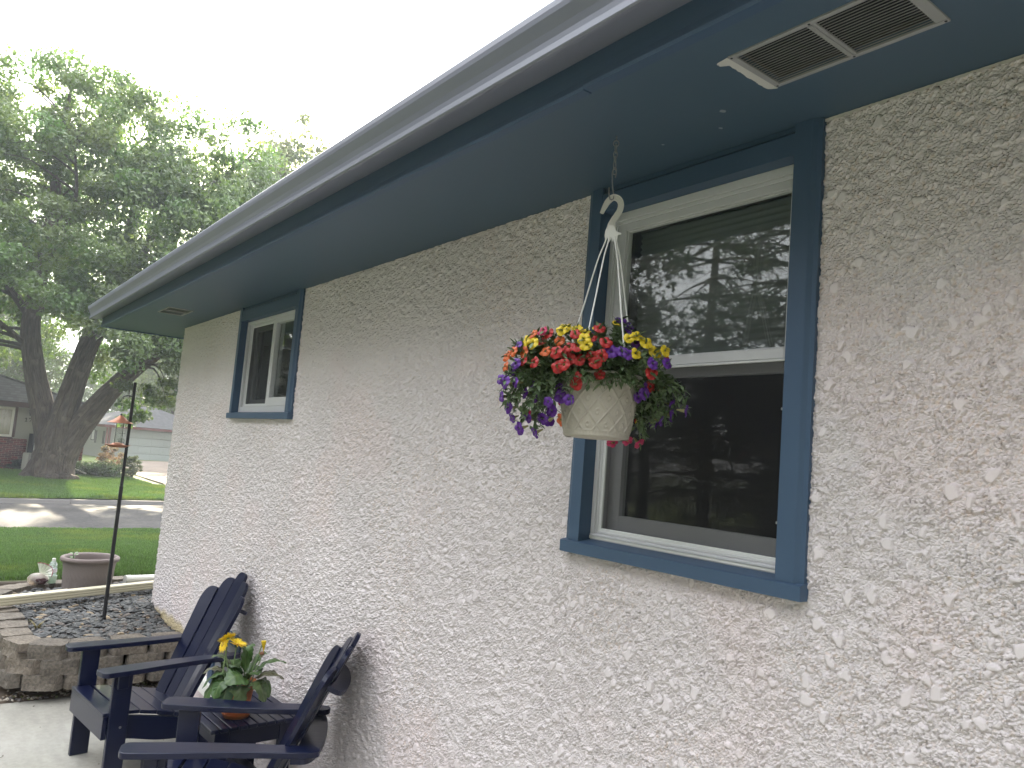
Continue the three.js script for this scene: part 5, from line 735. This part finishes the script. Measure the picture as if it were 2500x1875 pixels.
{
  const shade3 = makeTree('t', '', 14, 15, 5.2, 260, 62, 0.27, [0.042, 0.056, 0.028], 0.08), airy = makeTree('t', '', 15, 12, 4.6, 90, 40, 0.2, [0.045, 0.07, 0.03], 0.1), kinds = [makeTree('t', '', 11, 15, 5.2, 260, 62, 0.27, [0.085, 0.16, 0.035], 0.1), makeTree('t', '', 12, 17, 5.6, 280, 62, 0.27, [0.15, 0.24, 0.045], 0.22), makeTree('t', '', 13, 20, 4.2, 200, 56, 0.24, [0.14, 0.21, 0.06], 0.32)];
  kinds.push(shade3, airy); const first = [1, 1, 1, 1, 1];
  const set = (k, l, dep, s, turn, label, pos) => { const o = first[k] ? kinds[k] : kinds[k].clone(); first[k] = 0; o.name = numbered('leafy_tree'); const p = pos ? V(...pos) : far(l, -0.3, dep); o.position.set(p.x, p.y, p.z); o.rotation.y = turn; o.scale.setScalar(s); o.userData = { ...o.userData, label }; if (pos) { o.userData.group = 'trees round the back garden'; } scene.add(o); };
  set(2, -13.9, 45, 1.04, 0.4, 'tall thin-crowned tree showing pale against the sky above the gutter'); set(2, -15.9, 46.5, 0.98, 2.4, 'thin-crowned tree half hidden by the maple where the sun breaks through'); set(2, -11.2, 46, 0.9, 4.1, 'thin-crowned tree just clearing the gutter, right of the taller pale tree');
  set(0, -36, 50, 0.9, 1.2, 'dark leafy tree behind the roof of the brick house at the left photo edge'); set(0, -30.5, 48, 0.62, 2.2, 'dark leafy tree behind the house roof left of the maple trunk'); set(1, -26.5, 62, 0.62, 0.3, 'bright leafy tree between the brick house and the garage'); set(0, -31, 66, 0.7, 5.1, 'dark leafy tree far behind the garage, left of its roof peak');
  set(1, -23, 68, 0.64, 3.7, 'bright leafy tree behind the garage roof peak'); set(0, -19.5, 62, 0.74, 4.0, 'dark leafy tree beside the stucco wall corner behind the garage'); set(0, -13, 55, 0.8, 0.9, 'dark leafy tree farthest to the right behind the house corner'); set(1, -5, 57, 0.8, 2.9, 'leafy tree hidden behind the stucco house, seen only from the side');
  set(0, -42, 58, 0.9, 2.6, 'dark leafy tree beyond the left photo edge behind the brick house');
  [[-40, 76], [-34, 78], [-28.5, 75], [-23, 78], [-17.5, 76], [-12, 74]].forEach(([l, d], n) => set(0, l, d, 0.7, n * 2.1, ['farthest', 'second', 'third', 'fourth', 'fifth', 'last'][n] + ' from the left of the far tree row closing the view'));
  // the back garden is ringed with trees: they shade the wall from the low sky and show in the panes
  const where = ['far left over the road', 'left over the road', 'on the corner lot', 'left of the spruces', 'behind the left spruces', 'behind the middle spruce', 'behind the right spruces', 'straight behind the photographer', 'right of the photographer', 'at the right end of the garden', 'in the far right corner', 'beside the east fence'];
  [[0, 1.0, -36, 10], [3, 1.15, -25.5, 10.5], [3, 1.15, -24, 16.5], [4, 0.66, -17.5, 17], [4, 0.6, -12.5, 16.5], [3, 0.72, -6.5, 16.5], [3, 0.8, -0.5, 14.5], [3, 0.8, 4.5, 13.5], [3, 0.8, 9.5, 12], [3, 0.8, 14, 9], [3, 0.9, 18, 4], [3, 0.9, 20, -3]].forEach(([k, s, x, z], n) => set(k, 0, 0, s, n * 1.3, 'leafy garden tree ' + where[n] + ', seen only in the window panes', [x, -0.15, z]));
}
{ // spruces in the back garden: their twiggy boughs are what the big window mirrors
  const make = (seed, h, dense, twigs = 7, th = 1) => {
    const t = new THREE.Group(), r = rngOf(seed), g = [limb([[0, -0.2, 0], [0.05, h * 0.4, 0], [0, h * 0.7, 0.05], [0, h, 0]], [0.2 * th, 0.15 * th, 0.09 * th, 0.02], 20, 9, 0, seed)], tufts = [];
    for (let y = 1.2; y < h - 0.3; y += 0.3) for (let k = 0; k < 6; k++) {
      const a = r() * 6.28, l = (1 - y / h) * 2.7 * (0.55 + 0.6 * r()) + 0.25, c = Math.cos(a), s = Math.sin(a), e = V(c * l, y - 0.18 * l + 0.05, s * l), m = V(c * l * 0.5, y + 0.02, s * l * 0.5);
      g.push(limb([[0, y + 0.1, 0], m, e], [0.022 + 0.007 * l, 0.014, 0.005], 6, 4, 0, k, 0.02));
      for (let q = 0; q < twigs; q++) { const u = 0.25 + 0.75 * r(), b = V(c * l * u, lerp(y + 0.1, e.y, u) + 0.03, s * l * u), sd = (r() < 0.5 ? -1 : 1) * (0.5 + 0.4 * r()), f = b.clone().add(V((c * 0.6 - s * sd) * l * 0.3, -0.1 - 0.2 * r(), (s * 0.6 + c * sd) * l * 0.3)); g.push(rod(b, f, 0.006 * th, 0.002, 3)); if (r() < dense) tufts.push([lerp(b.x, f.x, 0.6), lerp(b.y, f.y, 0.6), lerp(b.z, f.z, 0.6), 0.17 + 0.1 * r()]); }
    }
    part('trunk', g, mat(0.05, 0.042, 0.036, 0.95), t);
    const needle = leafShape([[0, -0.5], [0.06, 0], [0, 0.5], [-0.06, 0]]);
    t.add(crownMesh(needle, tufts, 16, 0.22, seed, [0.03, 0.06, 0.028], 0.7, leafMat(1, 1, 1, 0.1))); return t;
  };
  const a = make(71, 9.5, 0.45), bare = make(72, 9.5, 0.08, 20, 0.6); tag(a, 'twiggy spruce in the back garden, mirrored in the big window', 'tree', 'spruces in the back garden');
  [[-7.6, 9.8, 1.0, 0, 'middle'], [-9.6, 10.2, 1.15, 1.1, 'barest'], [-4.6, 11.4, 1.05, 2.3, 'second'], [-1.2, 10.6, 0.9, 4.4, 'rightmost'], [-14.4, 10.6, 1.0, 3.1, 'leftmost']].forEach(([x, z, s, turn, which], k) => { const o = k === 1 ? bare : k ? a.clone() : a; if (k === 1) o.userData = { ...a.userData }; o.name = numbered('spruce_tree'); o.position.set(x, -0.1, z); o.scale.setScalar(s); o.rotation.y = turn; o.userData = { ...o.userData, label: which + ' of the twiggy back garden spruces mirrored in the big window' }; scene.add(o); });
}
// ---------------------------------------------------------------- the brick house and the garage over the road
{
  const h = thing('brick_house', 'low cream house with red brick base and grey hip roof behind the maple', 'house', far(-17.93, 0, 33).toArray(), FACING + 0.54), X = (l) => (l + 17.93) / 1.19;
  const cream = mat(0.3, 0.3, 0.25, 0.85), brickTex = tex(512, 512, (u, v) => { const row = Math.floor(v * 16), x = u * 8 + (row % 2) * 0.5, fx = x % 1, fy = (v * 16) % 1; if (fx < 0.05 || fy < 0.14) return [0.55, 0.5, 0.46]; const k = 0.8 + 0.45 * (h2(Math.floor(x) % 8, row, 3) - 0.5) + 0.2 * (vn(u * 90, v * 90, 4) - 0.5); return [0.46 * k, 0.2 * k, 0.17 * k]; }, true, 0.55, 0.83);
  const brick = mat(1, 1, 1, 0.9, { map: brickTex }), trim = mat(0.075, 0.04, 0.033, 0.7), shTex = tex(512, 512, (u, v) => { const row = Math.floor(v * 20), fy = (v * 20) % 1, x = u * 14 + h2(row, 1) * 3, k = 0.47 + 0.1 * (h2(Math.floor(x), row, 5) - 0.5) + 0.06 * (vn(u * 200, v * 200, 6) - 0.5); return (fy < 0.12 ? 0.7 : 1) * k; }, true, 0.4, 0.4), sh = mat(0.42, 0.42, 0.44, 0.95, { map: shTex, side: THREE.DoubleSide });
  part('wall', [span(X(-36), X(-20.92), 0.95, 2.42, -9, 0, 0), span(X(-20.92), X(-17.93), 0.95, 2.42, -9, -0.004, 0), span(X(-36), X(-17.93), -0.5, 0.95, -9, -0.006, 0)], cream, h);
  part('brick_base', [boxUV(span(X(-36), X(-20.34), -0.5, 0.95, -0.01, 0.1, 0)), boxUV(span(X(-19.05), X(-17.9), -0.5, 0.97, -0.01, 0.1, 0)), boxUV(span(X(-17.945), X(-17.9), -0.5, 0.97, -8.5, -0.011, 0))], brick, h);
  part('sill', span(X(-36), X(-20.96), 0.95, 1.0, 0.0, 0.14, 0.01), trim, h); part('corner_post', span(X(-21.0), X(-20.88), 1.0, 2.3, 0.002, 0.07, 0.01), trim, h);
  const w = new THREE.Group(); w.name = 'window'; h.add(w);
  part('frame', frameBars(X(-22.6), X(-21.0), 1.0, 2.2, 0.004, 0.06, 0.09, 0.09, 0.09, 0.09), mat(0.7, 0.68, 0.6, 0.6), w);
  part('curtain', gridGeo(60, 1, (u, v) => [lerp(X(-22.5), X(-21.08), u), lerp(1.1, 2.12, v), 0.012 + 0.006 * Math.sin(u * 60 + v)]), mat(0.33, 0.29, 0.2, 0.9, { side: THREE.DoubleSide }), w); part('pane', new THREE.PlaneGeometry(1.44, 1.03).translate(X(-21.8), 1.605, 0.035), M.pane, w);
  part('fascia', [span(X(-36.5), X(-17.45), 2.22, 2.43, 0.48, 0.52, 0), span(X(-17.49), X(-17.45), 2.22, 2.43, -9.5, 0.479, 0)], trim, h); part('soffit', span(X(-36.5), X(-17.5), 2.24, 2.26, -9.4, 0.48, 0), mat(0.4, 0.38, 0.32, 0.8), h);
  const roofG = new THREE.BufferGeometry(), A = [X(-17.4), 2.44, 0.56], Bq = [X(-37), 2.44, 0.56], C = [X(-37), 2.44, -9.6], D = [X(-17.4), 2.44, -9.6], R0 = [X(-25.6), 4.45, -4.5], R1 = [X(-31), 4.45, -4.5];
  roofG.setAttribute('position', new THREE.Float32BufferAttribute([Bq, A, R0, Bq, R0, R1, A, D, R0, D, C, R1, D, R1, R0, C, Bq, R1].flat(), 3)); roofG.computeVertexNormals(); planarUV(roofG, 1, 1.2, 'xy'); part('roof', roofG, sh, h);
  part('hip_cap', rod(V(...A), V(...R0), 0.06, 0.06, 8), sh, h);
  const door = new THREE.Group(); door.name = 'door'; h.add(door); part('door_leaf', span(X(-20.02), X(-19.12), 0.42, 2.1, 0.0, 0.035, 0.005), mat(0.55, 0.56, 0.5, 0.5), door); part('door_frame', [span(X(-20.1), X(-20.02), 0.42, 2.18, 0, 0.06, 0.005), span(X(-19.12), X(-19.04), 0.42, 2.18, 0, 0.06, 0.005), span(X(-20.02), X(-19.12), 2.1, 2.18, 0, 0.06, 0.005)], mat(0.6, 0.59, 0.52, 0.6), door); part('handle', new THREE.SphereGeometry(0.035, 10, 8).translate(X(-19.24), 1.2, 0.07), M.metal, door);
  for (let k = 0; k < 4; k++) part('step', span(X(-20.18), X(-19.06), -0.5, 0.4 - k * 0.17, 0.102 + k * 0.28, 0.102 + (k + 1) * 0.28, 0.01), mat(0.3, 0.29, 0.27, 0.9), h);
  part('step_wall', span(X(-20.42), X(-20.19), -0.5, 0.42, 0.105, 1.2, 0.02), mat(0.36, 0.35, 0.31, 0.9), h);
  const rl = new THREE.Group(); rl.name = 'railing'; h.add(rl); part('post', [span(X(-20.28), X(-20.03), 0.42, 1.2, 0.2, 0.24, 0.005)], M.dark, rl); part('handrail', [rod(V(X(-20.1), 1.2, 0.22), V(X(-20.05), 0.75, 1.25), 0.025), rod(V(X(-20.05), 0.75, 1.25), V(X(-20.05), -0.3, 1.27), 0.02)], M.dark, rl);
  const lamp = new THREE.Group(); lamp.name = 'wall_lantern'; h.add(lamp); part('lantern_cap', [cyl(0.13, 0.015, 0.12, X(-20.3), 2.1, 0.14, 12), cyl(0.012, 0.012, 0.1, X(-20.3), 2.2, 0.14, 8)], M.dark, lamp); part('lantern_body', [cyl(0.07, 0.1, 0.16, X(-20.3), 1.92, 0.14, 10), span(X(-20.32), X(-20.28), 1.9, 2.06, 0, 0.06, 0.005)], M.black, lamp);
  const font = await new FontLoader().loadAsync('fonts/droid/droid_serif_bold.typeface.json');
  [...'1739'].forEach((ch, k) => part('house_number', new TextGeometry(ch, { font, size: 0.17, depth: 0.015, curveSegments: 4 }).translate(X(-20.58) + k * 0.15, 1.66, 0.004), M.black, h));
  // shrubs by the steps and between the buildings
  const shrub = (name, label, l, y, dep, rx, ry, n, size, tone, seed, geo = ovalLeaf) => { const o = thing(name, label, 'shrub', far(l, y, dep).toArray(), FACING); part('stems', Array.from({ length: 9 }, (_, k) => rod(V(0, -0.2, 0), V(Math.cos(k * 2.4) * rx * 0.6, ry * (0.6 + 0.1 * (k % 4)), Math.sin(k * 2.4) * rx * 0.5), 0.018, 0.006, 5)), barkMat, o); o.add(crownMesh(geo, ballClumps(seed, 70, rx, ry, rx * 0.8, ry * 0.95, rx * 0.24, 0.3), n, size, seed, tone, 0.7)); o.children[1].name = 'foliage'; return o; };
  shrub('green_shrub', 'low spreading green shrub at the corner of the brick house', -15.9, -0.35, 31, 0.8, 0.32, 60, 0.085, [0.06, 0.13, 0.03], 21); shrub('green_shrub', 'low green shrub nearest the maple trunk', -16.75, -0.35, 31.2, 0.62, 0.3, 60, 0.08, [0.07, 0.13, 0.04], 22);
  shrub('blooming_shrub', 'tall cream-flowered shrub between the brick house and the garage', -16.7, -0.3, 33, 0.55, 0.66, 60, 0.08, [0.26, 0.24, 0.12], 23); shrub('green_shrub', 'feathery green shrub in front of the garage door', -15.35, -0.33, 32, 0.4, 0.5, 45, 0.075, [0.09, 0.15, 0.045], 24);
  shrub('green_shrub', 'dark green shrub below the picture window', -20.6, -0.35, 32, 0.85, 0.34, 60, 0.085, [0.035, 0.08, 0.03], 25); shrub('green_shrub', 'small dark shrub beside the concrete step wall', -19.7, -0.35, 31.7, 0.4, 0.24, 50, 0.08, [0.04, 0.075, 0.03], 26);
  const rail = thing('pipe', 'thin white downspout lying among the shrubs', 'pipe', far(-17.1, -0.05, 30.6).toArray(), FACING); part('pipe', rod(V(0, 0.14, 0), V(0.75, -0.12, 0), 0.03), M.white, rail);

  const gr = thing('garage', 'pale garage with wide panelled white door and grey hip roof', 'garage', far(-26.1, 0, 51).toArray(), FACING + 0.8);
  const gw = mat(0.27, 0.28, 0.265, 0.85), fas = mat(0.16, 0.055, 0.05, 0.7);
  part('wall', [span(0, 1.05, -0.6, 1.75, -7, 0, 0), span(1.05, 6.1, 1.68, 1.75, -7, -0.003, 0), span(6.1, 7.2, -0.6, 1.75, -7, 0, 0), span(0.0, 7.2, -0.6, 1.74, -7.2, -7.0, 0), span(0.002, 0.15, -0.6, 1.748, -7, -0.002, 0)], gw, gr);
  const gd = new THREE.Group(); gd.name = 'garage_door'; gr.add(gd); const dm = mat(0.36, 0.39, 0.39, 0.5);
  for (let rr = 0; rr < 4; rr++) { const y0 = -0.4 + rr * 0.52; part('panel', [span(1.06, 6.09, y0, y0 + 0.5, -0.11, -0.08, 0.006), ...Array.from({ length: 6 }, (_, k) => span(1.14 + k * 0.83, 1.14 + k * 0.83 + 0.7, y0 + 0.09, y0 + 0.42, -0.082, -0.066, 0.012))], dm, gd); }
  part('fascia', [span(-0.5, 7.7, 1.72, 1.88, 0.48, 0.51, 0), span(-0.5, -0.47, 1.72, 1.88, -7.6, 0.479, 0)], fas, gr); part('soffit', span(-0.47, 7.7, 1.755, 1.765, -7.6, 0.48, 0), gw, gr);
  const gg = new THREE.BufferGeometry(), a = [-0.55, 1.89, 0.56], b = [7.75, 1.89, 0.56], c = [7.75, 1.89, -7.7], d = [-0.55, 1.89, -7.7], r0 = [3.6, 3.5, -3.4], r1 = [3.7, 3.5, -3.7];
  gg.setAttribute('position', new THREE.Float32BufferAttribute([a, b, r0, b, c, r1, b, r1, r0, c, d, r1, d, a, r0, d, r0, r1].flat(), 3)); gg.computeVertexNormals(); planarUV(gg, 1, 1.2, 'xy'); part('roof', gg, sh, gr);
  const gwn = new THREE.Group(); gwn.name = 'window'; gr.add(gwn); part('frame', [span(-0.03, 0.0, 0.75, 1.5, -3.3, -3.24, 0), span(-0.03, 0.0, 0.75, 1.5, -2.7, -2.64, 0), span(-0.03, 0.0, 1.44, 1.5, -3.24, -2.7, 0), span(-0.03, 0.0, 0.75, 0.81, -3.24, -2.7, 0)], M.dark, gwn); part('pane', span(-0.012, -0.004, 0.81, 1.44, -3.24, -2.7, 0), mat(0.25, 0.27, 0.27, 0.3), gwn);
  for (const z of [-2.25, -0.75]) part('shutter', span(-0.04, 0.0, 0.6, 1.45, z - 0.3, z, 0.01), mat(0.05, 0.05, 0.055, 0.7), gr);
  part('corner_post', [span(-0.02, 0.1, -0.6, 1.74, -0.1, 0.02, 0), span(-0.3, -0.22, -0.3, 1.7, 0.3, 0.38, 0)], fas, gr);
  const hb = thing('hanging_planter', 'small planter hanging on the garage wall beside the door', 'planter', far(-25.35, 0, 51.1).toArray(), FACING + 0.8);
  part('basket', new THREE.SphereGeometry(0.2, 16, 10, 0, 6.3, 1.57, 1.57).translate(0, 0.86, 0.12), M.dark, hb); part('hanger', [rod(V(-0.18, 0.88, 0.12), V(0, 1.35, 0.12), 0.012), rod(V(0.18, 0.88, 0.12), V(0, 1.35, 0.12), 0.012), rod(V(-0.2, 1.38, 0.1), V(0.2, 1.38, 0.1), 0.02)], M.dark, hb); hb.add(crownMesh(ovalLeaf, ballClumps(31, 20, 0.22, 0.12, 0.15, 0.92, 0.1, 0.2), 20, 0.06, 31, [0.05, 0.11, 0.03])); hb.children[2].name = 'foliage'; hb.children[2].position.z = 0.12;
}
scene.traverse((o) => { if (o.isMesh) o.castShadow = o.receiveShadow = true; });
renderer.render(scene, camera);
